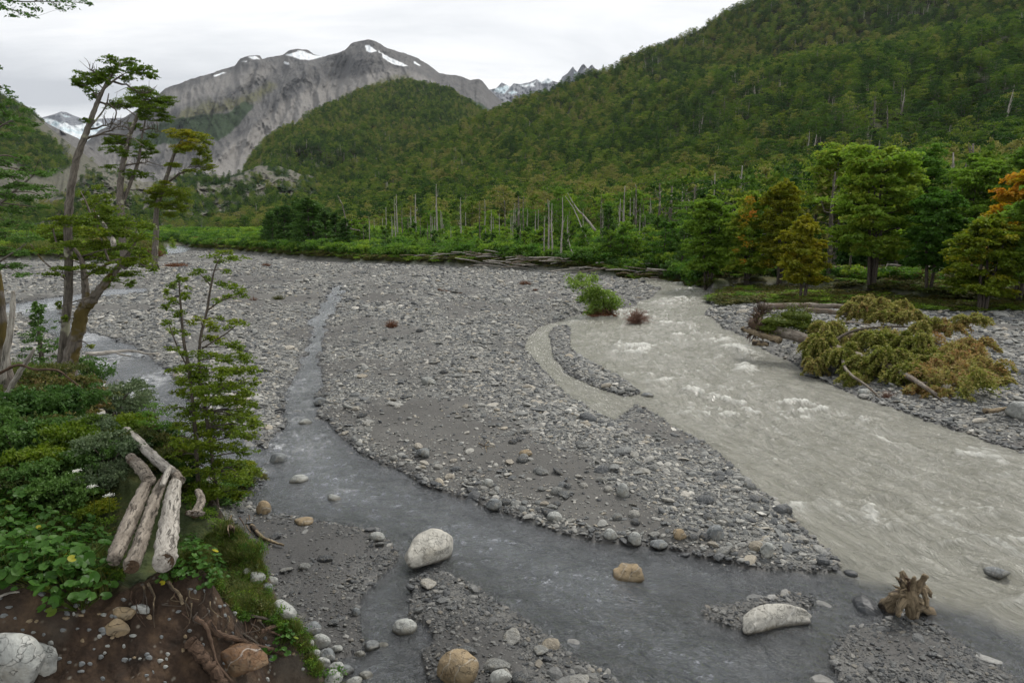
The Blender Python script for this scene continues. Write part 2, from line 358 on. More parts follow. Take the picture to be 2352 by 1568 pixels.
# ---------------------------------------------------------------- valley floor: plan of the water
def G(pts, z=0.0): return [tuple(gnd(u, v, z)[:2]) for u, v in pts]
STREAM = G([(778,652),(760,670),(742,700),(724,735),(718,790),(695,850),(668,900),(662,950),(640,1000),(604,1058),(590,1100),(575,1150),(600,1172),(680,1182),(760,1195),(820,1203),(885,1215),(905,1240),(922,1275),(895,1310),(868,1335),(835,1375),(838,1420),(850,1470),(800,1500),(770,1568),(770,1650),(1040,1650),(985,1568),(965,1500),(998,1470),(985,1440),(935,1415),(945,1370),(940,1335),(1010,1312),(1090,1350),(1150,1392),(1230,1440),(1330,1500),(1400,1545),(1450,1600),(1560,1700),(2700,1700),(2700,1560),(2352,1440),(2180,1380),(2050,1345),(1935,1312),(1830,1318),(1700,1296),(1560,1268),(1400,1246),(1240,1205),(1080,1152),(960,1106),(870,1045),(800,1003),(752,940),(758,880),(748,830),(764,770),(776,720),(792,690),(792,660)])
LEFTS = G([(-300,705),(60,698),(110,690),(190,676),(270,664),(330,664),(330,672),(190,690),(130,712),(165,755),(205,772),(275,800),(335,850),(375,890),(410,930),(520,1000),(620,1050),(600,1090),(500,1075),(420,995),(380,965),(300,945),(266,905),(256,868),(212,822),(130,762),(62,718),(-300,740)])
SILT = G([(1510,640),(1560,638),(1600,642),(1640,672),(1625,700),(1632,735),(1680,765),(1745,800),(1800,822),(1870,862),(1950,902),(2050,942),(2130,972),(2220,1003),(2352,1052),(2700,1180),(2700,1560),(2352,1440),(2180,1380),(2050,1345),(1935,1312),(1925,1290),(1880,1242),(1822,1182),(1760,1132),(1684,1082),(1604,1012),(1524,962),(1470,930),(1420,968),(1370,935),(1310,900),(1250,852),(1192,802),(1200,772),(1268,737),(1340,720),(1400,712),(1450,700),(1495,684),(1512,664),(1475,648),(1380,632),(1500,634)])
ISLE = G([(1262,765),(1290,748),(1330,752),(1330,800),(1350,815),(1400,845),(1450,880),(1480,905),(1440,912),(1390,890),(1330,862),(1275,822)])
BAR4 = G([(1590,1402),(1640,1385),(1750,1368),(1880,1374),(1870,1396),(1760,1425),(1690,1440),(1630,1425)])
BAR5 = G([(1905,1500),(1960,1450),(2040,1428),(2130,1440),(2250,1515),(2330,1568),(2420,1640),(1960,1640),(1930,1560)])
FARW = G([(355,572),(390,566),(425,562),(440,570),(425,580),(372,587),(350,582)])
RAPID = G([(590,1040),(640,1060),(700,1120),(640,1150),(590,1140)])
TERR = G([(-900,560),(200,561),(340,566),(420,561),(450,574),(560,583),(720,598),(850,606),(1050,614),(1200,621),(1400,632),(1530,637),(1606,655),(1625,668),(1680,662),(1800,672),(2000,690),(2100,706),(2352,716),(3600,760),(3600,524),(-900,524)], 0.3)
LTERR = G([(-900,604),(60,598),(140,600),(250,600),(345,604),(372,592),(345,585),(200,580),(-900,575)], 0.3)
RBANK = G([(1640,672),(1625,700),(1632,735),(1680,765),(1745,800),(1800,822),(1870,862),(1950,902),(2050,942),(2130,972),(2220,1003),(2352,1052),(2700,1180),(3600,1300),(3600,700),(2352,690),(1680,660)])
BANK = [(-0.5,5.6),(-1.3,6.1),(-1.9,6.35),(-2.35,6.6),(-2.9,7.2),(-3.75,8.4),(-5.0,9.6),(-6.5,11.0),(-8.5,13.3),(-10.6,16.2),(-12.6,19.3),(-17,22),(-24,26),(-40,36),(-80,50),(-80,3),(-12,4.0),(-6,4.7),(-4.1,5.05),(-3.3,5.3),(-2.8,5.5),(-2.45,6.0),(-2.2,6.1),(-1.8,6.0),(-1.3,5.8),(-0.5,5.2)]
TOPC = np.array([(-2.9,5.6,3.6),(-2.44,6.1,2.9),(-2.24,6.25,2.35),(-1.8,6.2,1.95),(-1.2,6.0,1.2),(-.5,5.5,.5),(-4.1,5.1,3.7),(-2.7,7.3,3.2),(-3.3,8.4,3.0),(-5.2,8.9,3.6),(-12.8,19,2.3),(-8,13,3.0),(-10,20,2.0),(-15,25,1.5),(-20,22,1.9),(-40,30,1.6),(-8,6,4.1),(-12,10,3.8),(-60,20,3)])
SANDS = [(1000,1010,1.6),(1090,1060,1.3),(1230,1095,1.6),(1290,1160,1.4),(1420,1220,1.3),(1520,1262,1.0),(700,1250,1.6),(1070,1480,1.0),(1100,1560,.8),(2000,1470,1.0),(2130,1510,.8),(1750,1295,1.0),(620,690,5),(670,765,3.5),(520,650,9),(1200,720,4),(1300,690,5),(980,960,1.6),(1500,1000,1.6),(900,700,4),(860,600,16)]
SPIT = G([(540,1165),(600,1178),(700,1190),(880,1222),(925,1300),(1010,1312),(1150,1390),(1330,1498),(1450,1600),(500,1640)])
def topz(x, y):
    w_ = [1 / ((x - a) ** 2 + (y - b) ** 2 + .05) ** 1.5 for a, b, _ in TOPC]
    s = sum(w_); return sum(wi * c for wi, (_, _, c) in zip(w_, TOPC)) / s

def field(x, y, detail=True):
    """ground height and surface attributes at plan points"""
    x = np.asarray(x, float); y = np.asarray(y, float)
    D = np.sqrt(x * x + y * y) + 1e-6
    js = np.clip(D / 14, .35, 3)
    jx = x + js * .32 * fbm(x / js * .7, y / js * .7, 11, 4); jy = y + js * .32 * fbm(x / js * .7, y / js * .7, 31, 4)
    nearm = D < 420
    def sd(P):
        r = np.full(x.shape, 60.0); r[nearm] = sdist(jx[nearm], jy[nearm], P); return r
    s1 = sd(STREAM) + .02 * sst(12.5, 17, y) + .4 * sst(13, 20, y) * np.maximum(0, fbm(x * .9, y * .7, 13, 3) + .1); s2 = sd(LEFTS) - .45; s3 = sd(SILT); s4 = sd(FARW)
    si = np.minimum(np.minimum(sdist(jx, jy, ISLE), sdist(jx, jy, BAR4)), sdist(jx, jy, BAR5))
    s = np.minimum(np.minimum(s1, s2), np.minimum(s3, s4)); s = np.maximum(s, -si)
    turb = sst(-.9, .7, s1 - s3 + 1.0 * fbm(x * .8, y * .8, 77, 4, .6))
    z = np.where(s < 0, -np.minimum(.32 + .5 * turb, .03 - s * (.18 + .5 * turb)), .04 + .34 * (1 - np.exp(-np.maximum(s, 0) / 2.2)))
    z = z + .10 * fbm(x * .16, y * .16, 5, 4) * sst(0, 3, s)
    z = z + .035 * fbm(x * 1.1, y * 1.1, 6, 4) * sst(-.8, .5, s)
    z = z + (.012 * fbm(x * 5, y * 5, 8, 3) if detail else 0)
    # cobble bars stand a little higher; sand lies in the low hollows
    # cut edge beside the side channel
    cut = pdist(x, y, G([(1130,800),(1150,768),(1200,735),(1275,712)])); z = z + .35 * np.exp(-(cut / 1.2) ** 2) * sst(0, .5, s)
    z = z + .25 * np.exp(-(pdist(x, y, G([(1180,668),(1300,674),(1400,680)])) / 1.2) ** 2)
    rb = sdist(jx, jy, RBANK); z = z + .35 * sst(0.5, -5, rb) * sst(0, 1.5, s)
    tn = 1.6 * fbm(x * .12, y * .12, 41, 4)
    tr = np.minimum(sdist(x, y, TERR), sdist(x, y, LTERR)) + tn
    terr = sst(.6, -.7, tr)
    z = z + terr * (1.0 + .35 * fbm(x * .05, y * .05, 44, 4) + .12 * fbm(x * .8, y * .8, 45, 3)) + sst(0, -300, tr) * 4
    cob = .5 + .62 * fbm(x * .34 + 9 + y * .05, y * .17, 21, 5, .6)
    for (u_, v_, w_) in SANDS:
        g_ = gnd(u_, v_); cob = cob - .30 * np.exp(-(((x - g_[0]) / w_) ** 2 + ((y - g_[1]) / (w_ * .7)) ** 2))
    sand = sst(.43, .27, cob)
    # the near bank on the left
    bn = .35 * fbm(x * .9, y * .9, 51, 4) * sst(5, 9, D)
    b = sdist(x, y, BANK) + bn * .6
    wdt = .55 + .5 * sst(10, 20, y)
    kk = sst(wdt, -.12, b)
    top = topz(x, y) + .10 * fbm(x * .8, y * .8, 53, 4)
    # slope in front of the scarp, towards the viewer
    fr = np.minimum(3.0 - .06 * (5 - y) - 1.15 * np.maximum(0, x + 2.9), 3.3) - 6 * sst(5.6, 6.8, y) + .10 * fbm(x * 1.5, y * 1.5, 56, 4)
    base = np.maximum(z, fr)
    soil = np.maximum(sst(.0, .35, fr - z), sst(.75, .35, b))
    zb = np.where(kk > 0, np.maximum(base, base + (top - base) * kk), base)
    zb = zb + soil * (.10 * fbm(x * 3, y * 3, 57, 4) + .055 * fbm(x * 9, y * 9, 58, 4))
    grass = sst(-.05, -.4, b)
    dark = sst(.25, -.15, np.minimum(np.minimum(sdist(jx, jy, SPIT), sdist(jx, jy, BAR4)), sdist(jx, jy, BAR5))) * sst(.2, .5, b)
    wet = sst(.32, .0, s + .25 * fbm(x * 1.5, y * 1.5, 61, 3)) * (1 - terr) * .85
    wet = np.maximum(wet, dark * .85)
    return zb, dict(s=s, turb=turb, terr=terr, sand=sand, soil=soil, grass=grass, wet=wet, cob=cob, dark=dark, tr=tr, b=b, rb=rb)

def polar(az0, az1, naz, d0, d1, nd):
    az = np.linspace(az0, az1, naz); dd = np.geomspace(d0, d1, nd)
    A, Dm = np.meshgrid(az, dd, indexing='ij'); return np.sin(A) * Dm, np.cos(A) * Dm
def gridfaces(n, m):
    i = np.arange(n - 1)[:, None]; j = np.arange(m - 1)[None, :]
    return np.stack([i * m + j, (i + 1) * m + j, (i + 1) * m + j + 1, i * m + j + 1], -1).reshape(-1, 4)

# ground material
def ground_mat():
    m, t = newmat("ground_surface"); p = geo(t)
    sand, wet, soil, grass, terr, cob = (attr(t, k) for k in ('sand', 'wet', 'soil', 'grass', 'terr', 'cob'))
    v1 = N(t, "ShaderNodeTexVoronoi", Scale=9.0); LK(t, p, v1.inputs['Vector'])
    v2 = N(t, "ShaderNodeTexVoronoi", Scale=26.0); LK(t, p, v2.inputs['Vector'])
    v3 = N(t, "ShaderNodeTexVoronoi", Scale=2.6); LK(t, p, v3.inputs['Vector'])
    def bw(o):
        n = t.nodes.new("ShaderNodeRGBToBW"); LK(t, o, n.inputs[0]); return n.outputs[0]
    g1 = ramp(t, bw(v1.outputs['Color']), [(.1, (.07, .075, .08)), (.45, (.15, .155, .155)), (.7, (.24, .24, .225)), (.95, (.42, .41, .37))])
    g2 = ramp(t, bw(v2.outputs['Color']), [(.1, (.06, .063, .066)), (.5, (.13, .133, .132)), (.9, (.34, .33, .30))])
    g3 = ramp(t, bw(v3.outputs['Color']), [(.1, (.12, .122, .122)), (.5, (.22, .22, .21)), (.9, (.38, .37, .34))])
    gr = mixc(t, .5, mixc(t, .45, g1, g2), g3)
    big = noise(t, .12, 5, .6, p)
    gr = mixc(t, 1.0, gr, ramp(t, big, [(.3, (.52, .52, .51)), (.7, (.95, .94, .91))]), 'MULTIPLY')
    sn = mixc(t, noise(t, 60, 3, .7, p), (.045, .043, .04), (.13, .125, .115))
    farsand = ramp(t, noise(t, .2, 3, .5, p), [(.35, (.05, .048, .045)), (.65, (.12, .117, .108))])
    sn = mixc(t, .5, sn, farsand)
    c = mixc(t, M(t, 'MULTIPLY', sand, .85), gr, sn)
    wetc = mixc(t, 1.0, c, (.42, .42, .43), 'MULTIPLY')
    c = mixc(t, wet, c, wetc)
    so1 = ramp(t, noise(t, 4, 6, .65, p), [(.30, (.012, .008, .005)), (.5, (.034, .021, .013)), (.72, (.085, .055, .032))])
    so1 = mixc(t, ramp(t, noise(t, 1.2, 3, .5, p), [(.5, (0, 0, 0)), (.75, (.7, .7, .7))]), so1, (.11, .10, .082))
    v4 = N(t, "ShaderNodeTexVoronoi", Scale=22.0); LK(t, p, v4.inputs['Vector'])
    so1 = mixc(t, M(t, 'MULTIPLY', ramp(t, bw(v4.outputs['Color']), [(.78, (0, 0, 0)), (.84, (1, 1, 1))]), ramp(t, v4.outputs['Distance'], [(.15, (1, 1, 1)), (.42, (0, 0, 0))])), so1, (.15, .135, .11))
    c = mixc(t, soil, c, so1)
    gs = ramp(t, noise(t, 3, 5, .6, p), [(.3, (.02, .03, .01)), (.55, (.045, .06, .018)), (.75, (.09, .085, .03))])
    c = mixc(t, grass, c, gs)
    # terrace: turf on top, raw gravelly earth where the edge is steep
    nz = N(t, "ShaderNodeSeparateXYZ"); LK(t, t.nodes.new("ShaderNodeNewGeometry").outputs['Normal'], nz.inputs[0])
    turf = ramp(t, noise(t, .35, 6, .65, p), [(.3, (.035, .05, .015)), (.5, (.07, .085, .025)), (.62, (.13, .12, .04)), (.8, (.22, .17, .09))])
    edge = mixc(t, ramp(t, noise(t, 1.2, 5, .7, p), [(.4, (0, 0, 0)), (.65, (1, 1, 1))]), (.035, .028, .02), (.20, .19, .175))
    tc_ = mixc(t, ramp(t, nz.outputs[2], [(.72, (0, 0, 0)), (.92, (1, 1, 1))]), edge, turf)
    c = mixc(t, terr, c, tc_)
    h = M(t, 'ADD', M(t, 'MULTIPLY', v1.outputs['Distance'], -.6), M(t, 'MULTIPLY', v2.outputs['Distance'], -.3))
    h = M(t, 'ADD', M(t, 'MULTIPLY', h, M(t, 'SUBTRACT', 1.0, M(t, 'MULTIPLY', sand, .9))), M(t, 'MULTIPLY', noise(t, 14, 5, .6, p), .5))
    rg = M(t, 'SUBTRACT', .9, M(t, 'MULTIPLY', wet, .45))
    fin(t, bsdf(t, c, rg, bump(t, h, .8, .05))); return m
GX, GY = polar(R(-74), R(66), 1100, 1.6, 9500, 620)
GZ, GA = field(GX.ravel(), GY.ravel())
Dg = np.sqrt(GX.ravel() ** 2 + GY.ravel() ** 2)
me = mesh_np("ground", np.column_stack([GX.ravel(), GY.ravel(), GZ]), gridfaces(*GX.shape), None, [ground_mat()], {k: GA[k] for k in ('sand', 'wet', 'soil', 'grass', 'terr', 'cob')}, True)
ground = tag(link(bpy.data.objects.new("ground", me)), kind='structure')

# ---------------------------------------------------------------- the water
FOAM_SHEEN = [(1650,955,38,16,1.1),(1700,970,45,12,.8),(1625,940,25,8,.8),(1590,1095,0,0,0),(1620,880,30,10,.9),(1720,895,60,14,.8),(1790,930,50,16,.9),(1835,960,60,12,.6),(1460,860,50,8,.7),(1520,840,30,6,.5),(1960,965,50,14,.9),(2010,985,50,12,.7),(1830,1165,45,10,1),(1960,1175,60,12,.9),(2060,1210,60,10,.7),(1800,1060,60,10,.6),(2100,1100,70,10,.6),(2250,1180,80,12,.6),(2050,1050,60,10,.5),(1560,700,60,6,.6),(1600,690,40,6,.5),(1480,770,60,7,.5),(1540,790,50,8,.5),(2300,1090,50,10,.6),(2120,1290,70,10,.6),(2290,1290,50,10,.6),(2180,1240,60,8,.5),
        (715,800,60,60,.45),(700,880,60,50,.42),(740,730,60,40,.45),(690,950,60,40,.4),(700,1030,70,40,.45),(775,670,40,30,.45),(740,1010,50,16,.5),(660,1000,40,16,.7),(900,1120,80,20,.3),(180,780,80,40,.9),(330,880,60,50,.9),(250,830,60,40,.8),(120,700,90,30,1.0),  # clear streams: riffle white, plus sky reflection painted in as pale colour
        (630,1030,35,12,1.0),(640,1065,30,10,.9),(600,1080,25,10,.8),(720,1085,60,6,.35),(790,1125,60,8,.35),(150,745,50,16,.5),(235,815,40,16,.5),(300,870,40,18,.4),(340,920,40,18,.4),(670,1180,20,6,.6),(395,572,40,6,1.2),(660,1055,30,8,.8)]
def water_mesh():
    X, Y = polar(R(-52), R(48), 1500, 6.0, 330, 700)
    x, y = X.ravel(), Y.ravel(); _, a = field(x, y, False); s = a['s']; tb = a['turb']
    # local frame that follows the main river
    yc = np.array([0, 8, 12, 18, 21, 30, 37, 50, 86, 400]); xc = np.array([16, 15, 12.5, 11, 10, 8, 8.5, 12, 23, 60])
    tt = x - np.interp(y, yc, xc); D = np.sqrt(x * x + y * y)
    calm = sst(0, -2.2, s)
    w1 = ridged(tt * .42 + .2 * y, y * .85 - .25 * tt, 91, 4, .55); w2 = fbm(tt * 1.9, y * 2.6, 92, 4, .6)
    patch = sst(.40, .75, .5 + .5 * fbm(tt * .35 + .1 * y, y * .28, 93, 3))
    wv = (.40 * (w1 - .35) * (.4 + .9 * patch) + .10 * w2) * (.25 + .75 * calm)
    foam_sheen = sst(.60, .90, w1 * (.66 + .5 * patch)) * .9 * calm
    cz = (.07 * (ridged(x * 1.5 - y * 1.1, y * 2.2 + x * .9, 95, 4, .6) - .4) + .010 * fbm(x * 8, y * 9, 96, 2)) * (.35 + .65 * calm)
    z = tb * wv + (1 - tb) * cz
    stk = fbm(tt * 2.6 + .15 * y, y * .55, 191, 4, .6); ln = ridged(tt * 1.1 + .1 * y, y * .16, 192, 5, .62); foam_sheen = np.maximum(foam_sheen, sst(.64, .95, ln + .15 * stk) * .6 * calm)
    z = z + tb * (.03 * stk + .05 * (ln - .4)) * calm
    fo = tb * foam_sheen
    uu, vv = uv_of(x, y, 0 * x)
    for (u, v, ru, rv, k) in FOAM_SHEEN:
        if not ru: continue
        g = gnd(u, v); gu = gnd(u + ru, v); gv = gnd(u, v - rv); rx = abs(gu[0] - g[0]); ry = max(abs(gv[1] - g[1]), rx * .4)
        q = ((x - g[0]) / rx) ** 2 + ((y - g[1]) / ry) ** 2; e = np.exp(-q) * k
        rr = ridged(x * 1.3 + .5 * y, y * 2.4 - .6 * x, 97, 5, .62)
        fo = np.maximum(fo, e * sst(.45, .9, rr) * 1.1); fo = np.maximum(fo, (.85 * e * (.6 + .9 * fbm(x * 3, y * 4, 98, 3))) if rv >= 30 else 0); z = z + e * .16 * rr * (.4 + .6 * tb)  # tall entries whiten the whole patch, standing in for reflected sky
    z = z - sst(-.1, .9, s) * .05
    keep = (s < .8) & (a['b'] > -.6)
    F = gridfaces(*X.shape); F = F[keep[F].all(1)]
    used = np.zeros(len(x), bool); used[F.ravel()] = True; ix = np.cumsum(used) - 1
    V = np.column_stack([x, y, z])[used]
    return V, ix[F], dict(fc=np.column_stack([tt * 1.3 + .12 * y, y * .42, 0 * x])[used], turb=tb[used], foam_sheen=np.clip(fo, 0, 1)[used], depth=np.clip(-s, 0, 3)[used])
def water_mat():
    m, t = newmat("river_water"); p = geo(t)
    tb, fo, dp = attr(t, 'turb'), attr(t, 'foam_sheen'), attr(t, 'depth')
    mp = N(t, "ShaderNodeMapping"); mp.inputs['Scale'].default_value = (1, .8, 1); LK(t, p, mp.inputs[0]); pv = mp.outputs[0]
    n1 = noise(t, 2.2, 6, .62, pv, .8); n2 = noise(t, 9, 5, .6, pv, .6); n3 = noise(t, 30, 3, .6, pv)
    h = M(t, 'ADD', n1, M(t, 'ADD', M(t, 'MULTIPLY', n2, .4), M(t, 'MULTIPLY', n3, .12)))
    nr = bump(t, h, .85, .26)
    fa = t.nodes.new('ShaderNodeAttribute'); fa.attribute_name = 'fc'; f1 = noise(t, 2.0, 7, .68, fa.outputs['Vector'], .9); f2 = noise(t, 7.0, 5, .65, fa.outputs['Vector'], .5)
    hs = M(t, 'ADD', f1, M(t, 'MULTIPLY', f2, .35)); nrs = bump(t, hs, .9, .30)
    milk = mixc(t, ramp(t, hs, [(.50, (0, 0, 0)), (.85, (1, 1, 1))]), (.225, .222, .180), (.345, .338, .288))
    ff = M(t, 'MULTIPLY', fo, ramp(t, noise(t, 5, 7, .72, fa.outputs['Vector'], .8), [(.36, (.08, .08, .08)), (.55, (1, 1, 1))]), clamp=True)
    milk = mixc(t, ff, milk, (.74, .74, .69))
    silt = bsdf(t, milk, M(t, 'ADD', .14, M(t, 'MULTIPLY', ff, .6)), nrs, .5)
    tp = N(t, "ShaderNodeBsdfTransparent")
    LK(t, mixc(t, M(t, 'MULTIPLY', dp, 1.2, clamp=True), (.74, .76, .77), (.34, .40, .42)), tp.inputs[0])
    body = N(t, "ShaderNodeBsdfDiffuse"); LK(t, mixc(t, ff, (.085, .094, .098), (.75, .76, .76)), body.inputs[0])  # diffuse white carries both foam and the painted sky sheen
    LK(t, nr, body.inputs['Normal'])
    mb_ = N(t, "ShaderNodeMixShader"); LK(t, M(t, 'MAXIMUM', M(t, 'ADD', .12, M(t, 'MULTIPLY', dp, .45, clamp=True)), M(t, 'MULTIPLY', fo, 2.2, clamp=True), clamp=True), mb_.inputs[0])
    LK(t, tp.outputs[0], mb_.inputs[1]); LK(t, body.outputs[0], mb_.inputs[2])
    gl = N(t, "ShaderNodeBsdfGlossy", Roughness=.20); LK(t, nr, gl.inputs['Normal']); gl.inputs[0].default_value = (.9, .92, .95, 1)
    fr = N(t, "ShaderNodeFresnel", IOR=1.33); LK(t, nr, fr.inputs['Normal'])
    ms = N(t, "ShaderNodeMixShader"); LK(t, M(t, 'MULTIPLY', M(t, 'ADD', fr.outputs[0], .0), 2.1, clamp=True), ms.inputs[0]); LK(t, mb_.outputs[0], ms.inputs[1]); LK(t, gl.outputs[0], ms.inputs[2])
    fm = N(t, "ShaderNodeMixShader"); LK(t, tb, fm.inputs[0]); LK(t, ms.outputs[0], fm.inputs[1]); LK(t, silt, fm.inputs[2]); fin(t, fm.outputs[0]); return m
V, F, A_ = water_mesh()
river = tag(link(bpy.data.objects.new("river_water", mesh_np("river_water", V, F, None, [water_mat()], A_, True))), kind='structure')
# ---------------------------------------------------------------- mountains and hills
def ip(pts, u): P = np.array(pts, float); return np.interp(u, P[:, 0], P[:, 1])
def layer(name, u0, u1, nu, nv, sky_, foot, Df, Dt, prof=1.0, relief=None, skyn=2.0, back=True, seed=0):
    u = np.linspace(u0, u1, nu); t = np.concatenate([np.linspace(0, 1, nv), [1.02, 1.06]]) if back else np.linspace(0, 1, nv)
    U, T = np.meshgrid(u, t, indexing='ij'); Tc = np.minimum(T, 1)
    vs = ip(sky_, U) + skyn * 3 * fbm(U / 40, U * 0 + seed, seed + 3, 6, .6); vf = ip(foot, U)
    Vv = vf + (vs - vf) * Tc
    D = ip(Df, U) + (ip(Dt, U) - ip(Df, U)) * Tc ** prof
    if relief is not None: D = D + relief(U, Vv, Tc)
    P = atY(U, Vv, D)
    ex = np.maximum(T - 1, 0)
    P[..., 1] += ex * 3000 * (ip(Dt, U) / 1000) * .5; P[..., 2] -= ex * 600 * (ip(Dt, U) / 1000)
    return U, Vv, Tc, P
def inpoly(U, V, poly, warp=6, soft=3, seed=0, sc_=25):
    wu = U + warp * fbm(U / sc_, V / sc_, 200 + seed, 4, .6); wv = V + warp * fbm(U / sc_, V / sc_, 300 + seed, 4, .6)
    return sst(soft, -soft, sdist(wu, wv, poly))
def mountain_mat(name, scale=1.0):
    m, t = newmat(name); p = geo(t)
    sn, fo, scr, gr = (attr(t, k) for k in ('snow', 'forest', 'scree', 'green'))
    mp = N(t, 'ShaderNodeMapping'); mp.inputs['Scale'].default_value = (1, 1, .30); mp.inputs['Rotation'].default_value = (0, R(14), 0); LK(t, p, mp.inputs[0]); p = mp.outputs[0]
    n = noise(t, .022 * scale, 9, .7, p, .3); n2 = noise(t, .09 * scale, 7, .7, p)
    rock = ramp(t, n, [(.34, (.055, .056, .06)), (.5, (.095, .094, .092)), (.66, (.15, .146, .138))])
    rock = mixc(t, .4, rock, ramp(t, n2, [(.38, (.06, .06, .063)), (.62, (.19, .182, .17))]))
    sc2 = ramp(t, noise(t, .03 * scale, 7, .6, p), [(.3, (.175, .168, .158)), (.7, (.235, .224, .208))])
    c = mixc(t, scr, rock, sc2)
    c = mixc(t, M(t, 'MULTIPLY', gr, ramp(t, n2, [(.4, (.3, .3, .3)), (.6, (1, 1, 1))])), c, (.11, .11, .045))
    tree = ramp(t, noise(t, .22 * scale, 6, .8, p), [(.35, (.008, .016, .008)), (.52, (.024, .046, .016)), (.68, (.05, .082, .024))])
    c = mixc(t, fo, c, tree)
    c = mixc(t, sn, c, ramp(t, n2, [(.3, (.74, .80, .84)), (.6, (.88, .89, .90))]))
    h = M(t, 'ADD', n, M(t, 'MULTIPLY', n2, .35))
    fin(t, bsdf(t, c, .9, bump(t, h, .8, 10.0 / scale), .1)); return m
MM = mountain_mat("mountain_rock"); MK = mountain_mat("knoll_rock", 4.0)
def zeros(U): return np.zeros(U.size)
def put(name, U, P, A, mat, kind='structure'):
    me = mesh_np(name, P.reshape(-1, 3), gridfaces(*U.shape), None, [mat], {k: np.clip(v.ravel(), 0, 1) for k, v in A.items()}, True)
    return tag(link(bpy.data.objects.new(name, me)), kind=kind)

# the big scree mountain
SA = [(60,420),(150,375),(190,332),(230,298),(300,262),(345,232),(380,203),(420,190),(460,176),(505,162),(540,150),(552,134),(575,128),(597,130),(602,138),(625,130),(648,126),(662,116),(685,110),(705,114),(722,126),(745,129),(772,122),(792,116),(805,100),(825,93),(850,90),(872,99),(890,112),(930,124),(960,131),(985,150),(1010,168),(1040,174),(1066,177),(1080,182),(1100,180),(1108,186),(1122,205),(1140,222),(1175,250),(1300,330),(1400,400)]
SPUR = [[(790,118),(700,160),(640,210),(600,270),(540,330),(470,400)],[(600,135),(560,190),(480,240),(420,270)],[(890,115),(960,180),(1060,240),(1140,300)],[(460,178),(400,230),(340,300)],[(850,92),(870,180),(800,260)]]
def gully(U, V, w_, slant, seed, o=5):
    t = 0; a = 1.0; n = 0; wp = 14 * fbm(U / 90, V / 90, seed + 40, 3)
    for i in range(o):
        f = 1.9 ** i; v = 1 - np.abs(vn((U + wp) * f / w_ + V * slant * f / w_ + 11 * i, V / 260 * f ** .5 + 3 * i, seed + i) * 2 - 1); t = t + a * v; n += a; a *= .55
    return t / n
def relA(U, V, T):
    r = 0
    for i, s in enumerate(SPUR):
        r = r - 170 * np.exp(-(pdist(U + 10 * fbm(U / 40, V / 40, 60 + i, 3), V, s) / (34 + 6 * i)) ** 1.3)
    g = .6 * gully(U, V, 46, .30, 70) + .4 * gully(U, V, 60, -.5, 170)
    amp = 1 - .8 * inpoly(U, V, SCREE, 5, 20, 1)
    return r - 420 * (g - .5) * amp * np.sin(np.pi * np.clip(T, .06, .97)) ** .4 + 28 * fbm(U / 11, V / 16, 75, 6, .6) * amp + 8 * fbm(U / 4, V / 6, 76, 3) * amp
SCREE = [(640,345),(700,300),(760,240),(830,210),(880,180),(900,190),(930,200),(700,300),(600,400),(520,425),(330,430),(300,410),(420,395),(540,350)]
SCREE2 = [(560,310),(640,245),(720,200),(800,175),(900,160),(960,165),(1010,200),(880,200),(760,260),(640,360),(560,430),(300,440),(300,400),(470,390)]
U, V, T, P = layer("a", 40, 1400, 620, 300, SA, [(0,520),(1400,520)], [(0,1500),(1400,1500)], [(0,3600),(850,3800),(1400,3900)], .9, relA, 1.5)
A = dict(snow=zeros(U), forest=zeros(U), scree=zeros(U), green=zeros(U))
A = {k: v.reshape(U.shape) for k, v in A.items()}
A['scree'] = np.maximum(inpoly(U, V, SCREE2, 8, 8, 2), .75 * inpoly(U, V, [(380,215),(540,165),(640,150),(600,180),(450,230),(380,260)], 10, 8, 3)); A['scree'] = np.maximum(A['scree'], .8 * inpoly(U, V, [(180,340),(330,310),(400,330),(330,380),(200,440),(150,400)], 10, 8, 4))
A['forest'] = inpoly(U, V, [(300,320),(345,290),(400,272),(470,262),(520,262),(560,235),(585,240),(560,275),(520,310),(500,325),(470,315),(420,330),(350,335),(310,345)], 7, 2.5, 5, 14)
A['forest'] = np.maximum(A['forest'], inpoly(U, V, [(1040,215),(1100,235),(1140,262),(1160,300),(1040,300)], 4, 2, 6, 12))
A['green'] = np.maximum(inpoly(U, V, [(390,275),(450,240),(540,225),(620,195),(640,205),(570,240),(480,262),(400,290)], 14, 8, 7), inpoly(U, V, [(770,225),(880,180),(940,170),(930,190),(860,215)], 8, 5, 8))
A['green'] = np.maximum(A['green'], .6 * inpoly(U, V, [(60,520),(200,440),(330,450),(520,430),(600,400),(600,520)], 14, 12, 9))
SNOW = [[(655,127),(690,117),(722,127),(742,130),(735,133),(712,138),(690,137),(668,130)],[(569,131),(586,129),(598,136),(582,137)],[(838,104),(848,104),(866,118),(850,121),(841,117)],[(876,121),(893,131),(912,140),(936,151),(928,153),(898,146),(880,133)],[(950,140),(966,150),(964,152),(952,146)],[(490,174),(512,166),(518,167),(494,177)],[(652,141),(662,144),(664,149),(654,146)],[(682,116),(700,118),(706,121),(690,119)],[(612,126),(618,129),(612,131)],[(868,115),(876,122),(870,121)],[(555,140),(568,141),(566,143)]]
for i, s in enumerate(SNOW): A['snow'] = np.maximum(A['snow'], inpoly(U, V, s, 1.6, .9, 20 + i, 7))
put("mountain", U, P, A, MM)

